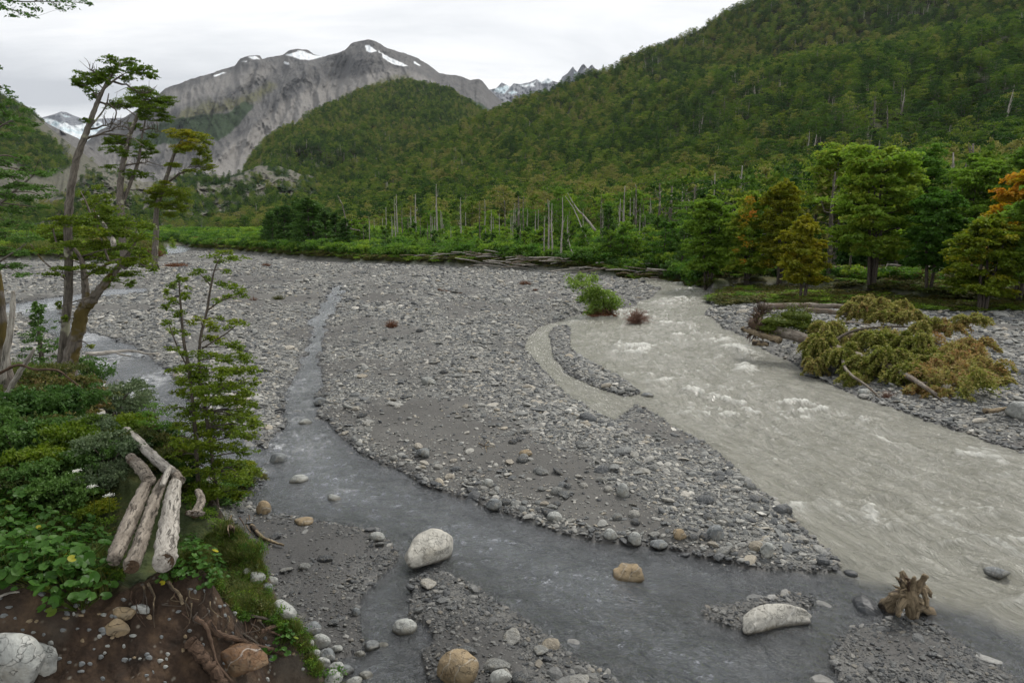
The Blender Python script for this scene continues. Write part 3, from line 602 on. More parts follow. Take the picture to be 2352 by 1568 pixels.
# far glacier and the peak above it
SG = [(40,250),(90,272),(115,266),(125,263),(140,257),(152,258),(170,266),(190,272),(215,274),(240,272),(300,270),(360,272)]
U, V, T, P = layer("g", 40, 380, 170, 90, SG, [(0,420),(400,420)], [(0,4600),(400,4600)], [(0,7600),(400,7600)], 1.0, lambda U, V, T: -260 * ridged(U / 25, V / 25, 81, 5) * T + 80 * fbm(U / 8, V / 8, 83, 3), .5)
A = {k: np.zeros(U.shape) for k in ('snow', 'forest', 'scree', 'green')}
A['snow'] = inpoly(U, V, [(60,272),(112,274),(130,280),(150,282),(170,290),(190,286),(215,282),(230,278),(235,286),(330,286),(330,440),(60,440)], 3, 1.2, 31, 9)
A['snow'] = np.maximum(A['snow'], .8 * inpoly(U, V, [(140,262),(150,263),(160,270),(150,270)], 3, 1, 32, 5))
gm, t = newmat("glacier_and_rock"); p = geo(t)
n = noise(t, .02, 8, .7, p, 1.0); n2 = noise(t, .004, 4, .6, p)
rock = ramp(t, n, [(.35, (.09, .10, .12)), (.65, (.24, .25, .27))]); ice = mixc(t, ramp(t, n, [(.35, (0, 0, 0)), (.65, (1, 1, 1))]), (.42, .56, .62), (.72, .80, .82)); ice = mixc(t, ramp(t, n2, [(.45, (0, 0, 0)), (.6, (1, 1, 1))]), ice, (.80, .83, .85))
fin(t, bsdf(t, mixc(t, attr(t, 'snow'), rock, ice), .7, bump(t, n, 1, 25), .2))
put("glacier", U, P, A, gm)

# far snowy crest and spires between the hills
SF = [(1000,330),(1100,215),(1125,206),(1140,203),(1152,190),(1165,196),(1172,200),(1180,192),(1195,194),(1215,190),(1232,182),(1245,188),(1258,180),(1270,186),(1284,190),(1292,176),(1304,168),(1316,153),(1320,160),(1326,166),(1336,150),(1341,147),(1350,158),(1356,152),(1360,149),(1367,158),(1380,165),(1420,180),(1500,200)]
U, V, T, P = layer("f", 1000, 1500, 420, 80, SF, [(0,340),(2000,340)], [(0,4300),(2000,4300)], [(0,6000),(1300,6000),(1330,5000),(2000,5000)], 1.0, lambda U, V, T: -300 * ridged(U / 22, V / 40, 85, 5) * (1 - T * .7) + 60 * fbm(U / 6, V / 6, 86, 3), .35)
A = {k: np.zeros(U.shape) for k in ('snow', 'forest', 'scree', 'green')}
for i, s in enumerate([[(1132,208),(1148,201),(1164,196),(1172,199),(1166,207),(1158,216),(1146,214)],[(1195,196),(1215,195),(1232,186),(1225,196),(1205,201)],[(1212,194),(1222,192),(1230,198),(1216,200)],[(1235,186),(1258,180),(1272,185),(1262,190),(1245,192)],[(1166,214),(1180,208),(1190,212),(1175,218)],[(1318,166),(1326,164),(1328,170),(1320,176)]]):
    A['snow'] = np.maximum(A['snow'], inpoly(U, V, s, 2, 1.2, 40 + i, 6))
put("snowy_ridge", U, P, A, gm)

# grey slope behind, then dark wooded mountain at the left edge
SL2 = [(-400,150),(0,215),(60,248),(110,285),(150,305),(180,318),(215,345),(280,420),(330,470)]
U, V, T, P = layer("l2", -400, 330, 200, 120, SL2, [(-400,520),(400,520)], [(-400,1800),(400,2100)], [(-400,3000),(400,3000)], 1.0, lambda U, V, T: -160 * gully(U, V, 50, .8, 88), .5)
A = {k: np.zeros(U.shape) for k in ('snow', 'forest', 'scree', 'green')}; A['scree'] += .35
put("mountain_slope", U, P, A, MM)
SL = [(-900,-150),(-400,20),(-100,150),(0,218),(25,232),(55,248),(85,275),(110,300),(150,325),(190,350),(215,370),(235,395),(262,405),(300,420),(340,455),(380,475)]
U, V, T, P = layer("l", -900, 380, 330, 200, SL, [(-900,540),(400,533)], [(-900,250),(0,500),(400,620)], [(-900,800),(0,1200),(400,900)], 1.1, lambda U, V, T: -170 * (gully(U, V, 90, .4, 89) - .5) * np.sin(np.pi * np.clip(T, 0, .97)) ** .5, 2.0)
A = {k: np.zeros(U.shape) for k in ('snow', 'forest', 'scree', 'green')}
A['forest'] = np.maximum(inpoly(U, V, [(-900,-300),(60,230),(80,290),(140,340),(150,380),(100,400),(0,370),(-900,600)], 22, 8, 51, 40), inpoly(U, V, [(-900,470),(420,470),(420,600),(-900,600)], 22, 8, 52, 40))
A['green'] = .5 + 0 * U
LM = (U, V, T, P, A)
put("mountain_spur", U, P, A, MK)

# rocky knoll at the foot of the scree
SK = [(60,500),(150,440),(200,395),(240,392),(280,400),(330,420),(360,415),(400,402),(430,405),(470,400),(520,405),(560,395),(590,385),(640,380),(700,400),(800,430)]
U, V, T, P = layer("k", 60, 800, 420, 160, SK, [(0,535),(900,535)], [(0,420),(800,420)], [(0,680),(800,760)], 1.0, lambda U, V, T: -55 * (ridged(U / 40, V / 28, 95, 6, .6) - .4) * np.sin(np.pi * np.clip(T, 0, .97)) ** .5, 2.2)
A = {k: np.zeros(U.shape) for k in ('snow', 'forest', 'scree', 'green')}
A['forest'] = sst(.48, .58, .5 + .5 * fbm(U / 26, V / 16, 97, 4, .6) + .10 * sst(430, 500, V) + .05 * sst(450, 600, U)); A['green'] = .5 + 0 * U; A['scree'] = .5 + 0 * U
KN = (U, V, T, P, A)
kn = put("rocky_knoll", U, P, A, MK)

# wooded hill in the middle
hm, t = newmat("forest_floor"); p = geo(t)
fin(t, bsdf(t, ramp(t, noise(t, .2, 6, .7, p), [(.35, (.012, .016, .008)), (.55, (.03, .038, .015)), (.75, (.075, .065, .04))]), .95, None, .05))
SE = [(500,470),(540,430),(566,372),(590,335),(625,305),(700,262),(760,232),(820,205),(860,192),(900,184),(940,180),(980,186),(1030,200),(1075,225),(1110,250),(1150,275),(1250,330),(1400,380)]
relE = lambda U, V, T: -150 * (ridged(U / 150 + V / 300, V / 170 - U / 500, 98, 4) - .4) * np.sin(np.pi * np.clip(T, 0, .95)) ** .6
U, V, T, P = layer("e", 500, 1400, 360, 200, SE, [(0,536),(2400,536)], [(500,420),(1400,380)], [(500,900),(900,1500),(1400,1500)], 1.15, relE, 1.0)
P[..., 2] -= 6.5 * sst(.05, .4, T); EH = (U, V, T, P)
put("wooded_hill", U, P, {}, hm)
# wooded hillside on the right
SR = [(560,497),(640,480),(700,462),(780,440),(860,410),(920,365),(970,325),(1030,292),(1090,266),(1130,250),(1180,226),(1240,205),(1300,183),(1350,164),(1400,150),(1450,124),(1500,103),(1560,78),(1620,47),(1700,4),(1760,-24),(1850,-60),(2000,-100),(2352,-190),(3000,-330),(3600,-420)]
FOLD = [(1420,235),(1520,200),(1650,168),(1760,152),(1900,120),(2060,98),(2200,70),(2352,45),(2700,-30),(3600,-200)]
def relR(U, V, T):
    f = V - ip(FOLD, U) + 8 * fbm(U / 60, U * 0, 99, 3)
    k = sst(1350, 1700, U)
    r = 230 * sst(6, -14, f) * k
    r = r - 70 * (ridged(U / 210 + V / 400, V / 260 - U / 700, 101, 4) - .4) * np.sin(np.pi * np.clip(T, 0, .95)) ** .6
    return r * sst(0, .15, T)
DF_R = [(560,330),(1100,225),(1600,165),(2000,135),(2352,118),(3600,90)]
U, V, T, P = layer("r", 560, 3600, 620, 260, SR, [(0,546),(3600,552)], DF_R, [(560,450),(900,700),(1100,950),(1400,1000),(1700,800),(2352,650),(3600,500)], 1.25, relR, 1.2)
P[..., 2] -= 8.0 * sst(.05, .4, T); RH = (U, V, T, P)
put("wooded_hillside", U, P, {}, hm)
# ---------------------------------------------------------------- scattering: one mesh of points, one look-alike set per object
def proto_coll(name, meshes):
    c = bpy.data.collections.new(name)
    for i, me in enumerate(meshes):
        o = bpy.data.objects.new("%s_%02d" % (name, i), me); c.objects.link(o)
    return c
def scatter(name, P, rot, scl, idx, coll, wet=None, zone=None, kind='stuff', label=None):
    at = {'rot': rot, 'scl': scl, 'idx': np.asarray(idx, float)}
    if wet is not None: at['wet'] = wet
    if zone is not None: at['zone'] = zone
    me = bpy.data.meshes.new(name); me.vertices.add(len(P)); me.vertices.foreach_set("co", np.ascontiguousarray(P, np.float32).ravel())
    for k, a in at.items():
        if a.ndim == 1: x = me.attributes.new(k, 'FLOAT', 'POINT'); x.data.foreach_set("value", a.astype(np.float32))
        else: x = me.attributes.new(k, 'FLOAT_VECTOR', 'POINT'); x.data.foreach_set("vector", np.ascontiguousarray(a, np.float32).ravel())
    o = link(bpy.data.objects.new(name, me)); tag(o, label, None, None, kind)
    g = bpy.data.node_groups.new(name, 'GeometryNodeTree')
    g.interface.new_socket("Geometry", in_out='INPUT', socket_type='NodeSocketGeometry'); g.interface.new_socket("Geometry", in_out='OUTPUT', socket_type='NodeSocketGeometry')
    gi = g.nodes.new('NodeGroupInput'); go = g.nodes.new('NodeGroupOutput'); ins = g.nodes.new('GeometryNodeInstanceOnPoints')
    ci = g.nodes.new('GeometryNodeCollectionInfo'); ci.inputs['Collection'].default_value = coll; ci.inputs['Separate Children'].default_value = True; ci.inputs['Reset Children'].default_value = True
    def na(nm, ty):
        n = g.nodes.new('GeometryNodeInputNamedAttribute'); n.data_type = ty; n.inputs['Name'].default_value = nm; return n.outputs['Attribute']
    r = na('rot', 'FLOAT_VECTOR'); e2r = g.nodes.new('FunctionNodeEulerToRotation'); g.links.new(r, e2r.inputs[0])
    g.links.new(gi.outputs[0], ins.inputs['Points']); g.links.new(ci.outputs[0], ins.inputs['Instance']); ins.inputs['Pick Instance'].default_value = True
    g.links.new(na('idx', 'FLOAT'), ins.inputs['Instance Index']); g.links.new(e2r.outputs[0], ins.inputs['Rotation']); g.links.new(na('scl', 'FLOAT_VECTOR'), ins.inputs['Scale'])
    g.links.new(ins.outputs[0], go.inputs[0])
    md = o.modifiers.new("scatter", 'NODES'); md.node_group = g
    return o

# a forest beech: irregular layered crown over a slim pale trunk
def beech_mesh(name, H, Rr, seed, nleaf, ls, fmat, bmat, base=.35, shape='umbrella', lean=.0, bare=0, drop=.10):
    rng = np.random.default_rng(seed); mb = MB(); lf = MB()
    top = np.array([lean * H, rng.normal(0, .02) * H, H * .93])
    tr = np.array([[0, 0, -.6], [lean * H * .2, rng.normal(0, .02) * H, H * .35], [lean * H * .6, 0, H * .68], top])
    tube(mb, tr, [H * .012 + .04, H * .010 + .03, H * .007, H * .002], 5, 7, seed=seed, tint=rng.uniform(.2, .8, ) )
    k = 0; nb = int(10 + H * .7)
    per = nleaf // nb
    for i in range(nb):
        f = base + (1 - base) * (i + .5) / nb
        if shape == 'cone': L = Rr * (1.06 - (f - base) / (1 - base)) ** .8
        elif shape == 'ovoid': q = (f - base) / (1 - base); L = Rr * math.sqrt(max(.06, 1 - (2 * q - .85) ** 2 * .8))
        else: q = (f - base) / (1 - base); L = Rr * (.45 + .75 * math.sin(math.pi * min(1, q ** .7) * .86))
        th = i * 2.4 + rng.uniform(-.5, .5); L *= rng.uniform(.7, 1.15)
        o = np.array([lean * H * f, 0, H * f * .95])
        d = np.array([math.cos(th), math.sin(th), 0])
        c = o + d * L * .55 + np.array([0, 0, H * .03])
        tube(mb, [o - np.array([0, 0, H * .05]), o + d * L * .5, o + d * L * .9 + np.array([0, 0, H * .01])], [H * .006 + .01, H * .004, .01], 3, 4, cap=False, tint=.5)
        spray_clump(lf, c, (L * .62, L * .62, H * .04 + .10), ls, rng, per, 2, tint=rng.uniform(.25, .7), droop=drop, up=.28)
    spray_clump(lf, top, (Rr * .32, Rr * .32, H * .05), ls, rng, per, 3, tint=.6, droop=drop, up=.3)
    return mb, lf
def merged(name, mb, lf, bmat, fmat, smooth=False):
    V = np.concatenate(mb.V + lf.V); n0 = sum(len(v) for v in mb.V)
    F4 = np.concatenate(mb.F4 + [f + n0 for f in lf.F4]); F3 = np.concatenate(mb.F3) if mb.F3 else None
    n4b = sum(len(f) for f in mb.F4); nl = sum(len(f) for f in lf.F4)
    mi = np.concatenate([np.zeros(n4b), np.ones(nl), np.zeros(0 if F3 is None else len(F3))])
    return mesh_np(name, V, F4, F3, [bmat, fmat], {'tint': np.concatenate(mb.T + lf.T)}, smooth, midx=mi)
def snag_mesh(name, H, seed, bmat, nbr=4, r=None, lean=0.0, fork=False):
    rng = np.random.default_rng(seed); mb = MB(); r = r or H * .018 + .05
    bend = rng.normal(0, .03, 2) * H
    pts = [[0, 0, -.5], [bend[0] * .3, 0, H * .3], [bend[0] + lean * H * .6, bend[1], H * .65], [bend[0] * .6 + lean * H, bend[1] * .5, H]]
    tube(mb, pts, [r * 1.25, r, r * .75, r * (.25 if nbr else .5)], 7, 12, .10, seed, rng.uniform(.1, .5), wob=.10)
    C = spline(np.array(pts), 40)
    for i in range(nbr):
        f = rng.uniform(.45, .97); p = C[int(f * 39)]; th = rng.uniform(0, 6.28); L = H * rng.uniform(.06, .2) * (1.25 - f * .6)
        d = np.array([math.cos(th), math.sin(th) * .6, 0]); e = p + d * L * .7 + np.array([0, 0, L * rng.uniform(.2, .9)])
        tube(mb, [p, p + d * L * .45 + np.array([0, 0, L * .1]), e, e + d * L * .1 + np.array([0, 0, L * .4])], [r * .35, r * .26, r * .15, r * .04], 4, 7, cap=False, seed=seed + i, wob=.25)
    return mb
hill_protos = []
for i in range(7):
    a, b = beech_mesh("h", 8.5, 3.6, 500 + i, 1000, .46, None, None, .22, ['umbrella', 'ovoid', 'umbrella', 'ovoid', 'umbrella', 'cone', 'umbrella'][i], [.05, -.04, .08, 0, -.07, 0, .03][i])
    hill_protos.append(merged("hill_tree", a, b, B_GREY, F_HILL))
for i in range(3):
    mb = snag_mesh("s", 9.0, 620 + i, B_PALE, 7); hill_protos.append(mb.mesh("hill_snag", [B_GREY if i else B_PALE]))
HC = proto_coll("hill_trees", hill_protos)
def surf_points(U, P, count_per_m2, rng, cap, mask=None):
    a, b, c, d = P[:-1, :-2], P[1:, :-2], P[1:, 1:-1], P[:-1, 1:-1]
    ar = .5 * np.linalg.norm(np.cross(b - a, c - a), axis=-1) + .5 * np.linalg.norm(np.cross(c - a, d - a), axis=-1)
    # horizontal footprint, so that trees do not crowd on the steep folds
    e1, e2 = b - a, d - a; ah = np.abs(e1[..., 0] * e2[..., 1] - e1[..., 1] * e2[..., 0]); ar = np.minimum(ar, ah * 1.4)
    if mask is not None: ar = ar * mask[:-1, :-2]
    w_ = ar.ravel(); n = int(min(cap, w_.sum() * count_per_m2)); i = rng.choice(len(w_), n, p=w_ / w_.sum())
    r1, r2 = rng.random((2, n, 1))
    A, B, C, Dd = (q.reshape(-1, 3)[i] for q in (a, b, c, d))
    return (A * (1 - r1) + B * r1) * (1 - r2) + (Dd * (1 - r1) + C * r1) * r2
def forest(name, Pn, seed, smin, smax, snag=.03, vis=True):
    rng = np.random.default_rng(seed); n = len(Pn)
    s = rng.uniform(smin, smax, n) * (1 + .25 * fbm(Pn[:, 0] / 60, Pn[:, 1] / 60, seed, 3))
    pt = vn(Pn[:, 0] / 45, Pn[:, 1] / 45, seed + 5); sg = rng.random(n) < snag * (.2 + 5 * np.clip(pt - .62, 0, 1) * 4)
    idx = np.where(sg, rng.integers(7, 10, n), rng.integers(0, 7, n))
    S = np.column_stack([s * rng.uniform(.8, 1.25, n), s * rng.uniform(.8, 1.25, n), s * rng.uniform(.7, 1.3, n)])
    Rt = np.column_stack([rng.normal(0, .05, n), rng.normal(0, .05, n), rng.uniform(0, 6.28, n)])
    zn = .30 * fbm(Pn[:, 0] / 70, Pn[:, 1] / 110, 700, 4) - .02; o = scatter(name, Pn, Rt, S, idx, HC, None, zn); return o
rng = np.random.default_rng(1)
def cullback(P, uvlim=(-150, 2500)):
    u, v = uv_of(P[:, 0], P[:, 1], P[:, 2]); return P[(u > uvlim[0]) & (u < uvlim[1]) & (v > -120)]
U, V, T, P = RH; forest("hillside_forest", cullback(surf_points(U, P, 1 / 24, rng, 60000)), 11, .5, 1.3, .05)
U, V, T, P = EH; forest("middle_hill_forest", surf_points(U, P, 1 / 24, rng, 30000), 12, .7, 1.15, .05)
U, V, T, P, A = KN; forest("knoll_shrubs", surf_points(U, P, 1 / 30, rng, 4000, A['forest'] + .03), 13, .35, .7, .0)
U, V, T, P, A = LM; forest("mountain_spur_forest", cullback(surf_points(U, P, 1 / 30, rng, 9000, A['forest'] + .01)), 14, .7, 1.1, .01)

# ---------------------------------------------------------------- stones
def ico(sub):
    import bmesh
    bm = bmesh.new(); bmesh.ops.create_icosphere(bm, subdivisions=sub, radius=1); V = np.array([v.co[:] for v in bm.verts]); F = np.array([[v.index for v in f.verts] for f in bm.faces]); bm.free(); return V, F
def n3(V, s, seed):
    return (fbm(V[:, 0] * s + 3, V[:, 1] * s + V[:, 2] * s * .7, seed, 3) + fbm(V[:, 2] * s - 5, V[:, 0] * s * .8 - V[:, 1] * s, seed + 9, 3)) * .5
def stone_np(seed, sub=2, flat=.5, elong=1.3, ang=6, rough=.1, cut=.72):
    ang = int(ang * 1.6) + 2; cut = cut * .9
    rng = np.random.default_rng(seed); V, F = ico(sub); V = V * (1 + rough * 1.6 * n3(V, 1.1, seed))[:, None]
    for k in range(ang):                                   # knock flat facets off
        d = rng.normal(size=3); d /= np.linalg.norm(d); h = rng.uniform(cut, .95); q = V @ d; ex = np.maximum(q - h, 0); V = V - ex[:, None] * d * .92
    V = V * (1 + rough * .5 * n3(V, 3.3, seed + 3))[:, None]
    return V * np.array([elong, 1.0, flat]), F
def stone_mesh(seed, mats, **k):
    V, F = stone_np(seed, **k); me = mesh_np("stone", V * .5, None, F, mats, None, k.get('sub', 2) > 2); return me
st = [stone_mesh(800 + i, [STONE], sub=2, flat=[.35, .5, .6, .3, .7, .45, .55, .28, .4, .65][i], elong=[1.4, 1.2, 1.1, 1.6, 1.05, 1.3, 1.25, 1.5, 1.15, 1.35][i], ang=[9, 5, 3, 8, 4, 10, 2, 9, 7, 5][i], cut=[.55, .7, .8, .5, .75, .55, .85, .5, .6, .7][i]) for i in range(10)]
SC = proto_coll("stones", st)
def on_ground(n, d0, d1, rng, az=(-43, 42)):
    """uniform over the plan of the visible wedge"""
    r = np.sqrt(rng.uniform(d0 ** 2, d1 ** 2, n)); a = np.radians(rng.uniform(az[0], az[1], n)); return np.sin(a) * r, np.cos(a) * r
SX, SY, SZ, SS, SW = [], [], [], [], []
def sow(n, size, d0, d1, seed, wet_ok=.03, smax=2.2, thr=.0):
    rng = np.random.default_rng(seed); x, y = on_ground(n, d0, d1, rng); z, a = field(x, y, False)
    u, v = uv_of(x, y, z); pr = sst(.16, .55, a['cob'] + thr) * .9 + .10
    shore = np.exp(-np.maximum(a['s'], 0) / .5) * .7
    pr = np.clip(pr + shore, 0, 1); pr = np.where(a['s'] < 0, np.where(a['s'] > -.7, wet_ok * 9, wet_ok * 1.5) * (1 - .9 * a['turb']), pr)
    pr = pr * (1 - a['dark'] * (.25 if size < .06 else .55 if size < .1 else .9)); pr = pr * (1 - sst(.1, .4, a['terr'])) * (1 - sst(.3, .05, a['b']))
    k = (rng.random(n) < pr) & (u > -120) & (u < 2470) & (v < 1640)
    m = k.sum(); s = size * np.minimum(rng.pareto(2.6, m) * .5 + .6, smax) * (1 + .35 * sst(.5, .8, a['cob'][k]) + .35 * sst(0, -6, a['rb'][k]))
    SX.append(x[k]); SY.append(y[k]); SZ.append(z[k]); SS.append(s); SW.append(a['wet'][k])
sow(90000, .045, 7, 20, 1); sow(60000, .028, 7, 13, 11); sow(90000, .075, 7, 34, 2); sow(85000, .12, 8, 60, 3, .05); sow(15000, .20, 9, 75, 4, .06)
sow(48000, .24, 50, 125, 5); sow(14000, .40, 70, 220, 6, .0, 1.8)
x, y, z, s, wt = (np.concatenate(q) for q in (SX, SY, SZ, SS, SW)); n = len(x); rng = np.random.default_rng(5)
S = np.column_stack([s, s * rng.uniform(.75, 1.1, n), s * rng.uniform(.7, 1.1, n)])
Rt = np.column_stack([rng.normal(0, .25, n), rng.normal(0, .25, n), rng.uniform(0, 6.28, n)])
print("STONES", n)
scatter("gravel", np.column_stack([x, y, z + s * .10]), Rt, S, rng.integers(0, 10, n), SC, wt)
# ---------------------------------------------------------------- placing helpers
def hz(x, y): return float(field(np.array([float(x)]), np.array([float(y)]), False)[0][0])
def hit(u, v, near=2.5, far=400):
    """where the view ray of a photo point meets the ground"""
    d = rays(u, v); ts = np.geomspace(near, far, 1500); p = d[None] * ts[:, None]; z = field(p[:, 0], p[:, 1], False)[0]
    below = (CAMZ + p[:, 2]) < z; i = int(np.argmax(below)) if below.any() else len(ts) - 1
    q = p[i]; return np.array([q[0], q[1], z[i]])
EU = [(-900,561),(340,566),(450,574),(560,583),(720,598),(850,606),(1050,614),(1200,621),(1400,632),(1530,637),(1606,655),(1680,660),(1800,670),(2000,686),(2352,712)]
def edgeY(u): return float(gnd(u, ip(EU, u), .3)[1])
def copy_tree(o, parent=None):
    c = o.copy(); sc.collection.objects.link(c); c.parent = parent
    for ch in list(o.children): copy_tree(ch, c)
    return c
def place(o, loc, rz=0, s=1.0, lab=None, tilt=(0, 0)):
    o.location = loc; o.rotation_euler = (tilt[0], tilt[1], rz); o.scale = (s, s, s) if isinstance(s, (int, float)) else s
    if lab: o['label'] = lab
    return o
class Kind:
    """first use hands out the original, later uses a copy with copies of its parts"""
    def __init__(k, mk): k.mk = mk; k.o = None
    def get(k):
        if k.o is None: k.o = k.mk(); return k.o
        return copy_tree(k.o)
def tree_thing(name, cat, mb, lf, bm_, fm, group=None, label=None):
    e = empty(name, (0, 0, 0), label, cat, group); mb.build("trunk", bm_, e); lf.build("crown", fm, e, smooth=False); return e

# ---------------------------------------------------------------- valley floor: thickets, young trees, dead trunks
rg = np.random.default_rng(77)
def young(seed, H, Rr, fm, n, ls, shape='cone', base=.06, name="young_tree", cat="tree", drop=.05):
    def mk():
        a, b = beech_mesh("y", H, Rr, seed, n, ls, None, None, base, shape, 0, drop=drop); return tree_thing(name, cat, a, b, B_DARK, fm)
    return Kind(mk)
K_DARK = [young(900 + i, 10, 2.7, F_DARK, 3000, .34) for i in range(3)]
K_YOUNG = [young(910 + i, 5, 1.8, [F_BEECH, F_DARK, F_FRESH, F_BEECH][i], 1700, .24, ['cone', 'cone', 'ovoid', 'ovoid'][i]) for i in range(4)]
K_TALL = [young(920 + i, 12, 3.2, [F_BEECH, F_FRESH, F_BEECH][i], 4500, .36, ['ovoid', 'umbrella', 'umbrella'][i], .3, "beech_tree") for i in range(3)]
def stand(kinds, u, Y, vtop, H0, lab, grp, wide=1.0):
    k = kinds[rg.integers(len(kinds))]; x, y = atY(u, 520, Y)[:2]; zb = hz(x, y); H = max(1.2, atY(u, vtop, Y)[2] - zb)
    s = H / H0; o = place(k.get(), (x, y, zb - .1), rg.uniform(0, 6.28), (s * wide, s * wide, s), lab); o['group'] = grp; return o
for i in range(40):
    u = 598 + 205 * (i + .5) / 40 + rg.normal(0, 4); Y = edgeY(u) + rg.uniform(8, 34); vt = ip([(590,510),(620,485),(660,466),(700,454),(740,468),(780,486),(812,514)], u) + rg.uniform(-6, 16)
    if i % 3 == 0: Y = edgeY(u) + rg.uniform(4, 9); vt = rg.uniform(530, 560)
    stand(K_DARK, u, Y, vt, 10, "dark green conical tree in the dense dark stand behind the far gravel bank", "dark trees of the dense stand", 1.5)
for i in range(95):
    u = rg.uniform(800, 1600); dY = rg.uniform(3, 42); Y = edgeY(u) + dY
    vt = ip([(800,532),(900,545),(1100,550),(1300,545),(1450,530),(1600,510)], u) - 14 - dY * .45 + rg.uniform(-8, 14)
    stand(K_YOUNG, u, Y, vt, 5, "young green tree in the thicket behind the log strewn far bank", "young trees of the far bank thicket", rg.uniform(.9, 1.3))
for i in range(40):
    u = rg.uniform(370, 600); dY = rg.uniform(5, 90); Y = edgeY(u) + dY
    stand(K_YOUNG, u, Y, ip([(370,545),(450,535),(600,535)], u) - dY * .22 + rg.uniform(0, 18), 5, "young light green tree beside the upstream bend of the gravel bed", "young trees by the upstream bend", rg.uniform(1, 1.5))
for (u, dY, vt, wd, lab, kk, H0) in [(1398,6,470,1.0,"dark conical tree alone among thin trunks at the log bank",K_DARK,10),(1462,5,540,1.3,"small round green tree just behind the driftwood logs",K_YOUNG,5),(1500,7,520,1.1,"pointed young tree between the driftwood and the autumn beech",K_YOUNG,5),(1545,8,505,1.2,"small leafy tree next to the leaning green beech",K_YOUNG,5),
        (1285,14,425,.55,"slender tall tree with a thin crown left of the leaning dead trunks",K_TALL,12),(1310,22,440,.6,"second slender tree right of the thin crowned one",K_TALL,12),(1590,16,455,.9,"green tree standing behind the left edge of the autumn beech",K_TALL,12)]:
    stand(kk, u, edgeY(u) + dY, vt, H0, lab, None, wd)
for i in range(46):
    u = rg.uniform(830, 1640); dY = rg.uniform(55, 110); Y = edgeY(u) + dY
    stand(K_TALL, u, Y, ip([(830,510),(1000,490),(1200,478),(1400,450),(1640,425)], u) + rg.uniform(-15, 30), 12, "green beech at the hill foot behind the dead trunks", "beeches at the hill foot behind the dead trunks", rg.uniform(.8, 1.1))
# the ground between is filled by bushes nobody could count
def bush_mesh(name, R_, H, seed, n, ls, fm, twigs=True):
    rng = np.random.default_rng(seed); mb = MB(); lf = MB(); m = 9; tw = MB()
    for i in range(m):
        th = i * 2.4; r = R_ * rng.uniform(.1, .8); c = np.array([math.cos(th) * r, math.sin(th) * r, H * rng.uniform(.25, .9) * (1 - .35 * (r / R_))])
        spray_clump(lf, c, (R_ * .5, R_ * .5, H * .14), ls, rng, n // m, 3, tint=rng.uniform(.2, .75), up=.3, droop=.1)
        tube(mb, [[0, 0, -.05], c * np.array([.4, .4, .5]), c], [R_ * .035, R_ * .02, R_ * .008], 4, 6, cap=False, seed=i)
    return mb, lf
bm_far = [merged("b", *bush_mesh("b", 1.3, 1.7, 940 + i, 700, .22, None), B_DARK, [F_FRESH, F_BEECH, F_DARK, F_GROUND][i]) for i in range(4)]
BC = proto_coll("bushes", bm_far)
n = 6500; u = rg.uniform(330, 1640, n); Yf = np.array([edgeY(q) for q in u]) + rg.uniform(.02, 1, n) ** 1.6 * 130 + 2
xy = atY(u, 520 + 0 * u, Yf); x, y = xy[:, 0], xy[:, 1]; z, a = field(x, y, False); k = a['terr'] > .8
s = (rg.uniform(.6, 1.5, n) * (1 + .012 * np.clip(Yf - np.array([edgeY(q) for q in u]), 0, 80)))[k]; idx = np.where(rg.random(k.sum()) < .45, 0, rg.integers(0, 3, k.sum()))
scatter("thicket", np.column_stack([x, y, z])[k], np.column_stack([0 * s, 0 * s, rg.uniform(0, 6, len(s))]), np.column_stack([s, s, s * rg.uniform(.8, 1.3, len(s))]), idx, BC)
n = 2600; u = rg.uniform(1640, 2700, n); Yf = np.array([edgeY(q) for q in u]) + rg.uniform(1, 70, n)
xy = atY(u, 520 + 0 * u, Yf); x, y = xy[:, 0], xy[:, 1]; z, a = field(x, y, False); s = rg.uniform(.3, 1.0, n)
scatter("forest_undergrowth", np.column_stack([x, y, z]), np.column_stack([0 * s, 0 * s, s * 9]), np.column_stack([s, s, s]), rg.integers(0, 4, n), BC)
n = 1500; u = rg.uniform(-700, 600, n); v_ = rg.uniform(100, 420, n); xy = atY(u, 520 + 0 * u, v_); z, a = field(xy[:, 0], xy[:, 1], False); k = a['terr'] > .8; s = rg.uniform(.8, 2.2, k.sum())
scatter("valley_thicket", np.column_stack([xy[:, 0], xy[:, 1], z])[k], np.column_stack([0 * s, 0 * s, s * 9]), np.column_stack([s, s, s]), rg.integers(0, 4, len(s)), BC)
# trees of the flat forest between the bank and the hill, on the right
n = 420; u = rg.uniform(1560, 3200, n); Yf = np.array([edgeY(q) for q in u]) + rg.uniform(16, 100, n)
xy = atY(u, 520 + 0 * u, Yf); z, a = field(xy[:, 0], xy[:, 1], False)
forest("flat_forest", np.column_stack([xy[:, 0], xy[:, 1], z]), 15, 1.0, 1.5, .06)
# low brown-green vegetation hanging over the cut edge of the far bank
n = 2600; u = rg.uniform(430, 1640, n); Yf = np.array([edgeY(q) for q in u]) + rg.uniform(-2.0, 5, n)
xy = atY(u, 520 + 0 * u, Yf); x, y = xy[:, 0], xy[:, 1]; z, a = field(x, y, False); k = a['terr'] > .45; s = rg.uniform(.2, .55, n)[k]
scatter("bank_vegetation", np.column_stack([x, y, z])[k], np.column_stack([0 * s, 0 * s, s * 19]), np.column_stack([s * 1.3, s * 1.3, s * .8]), np.where(rg.random(len(s)) < .7, 3, 1), BC)

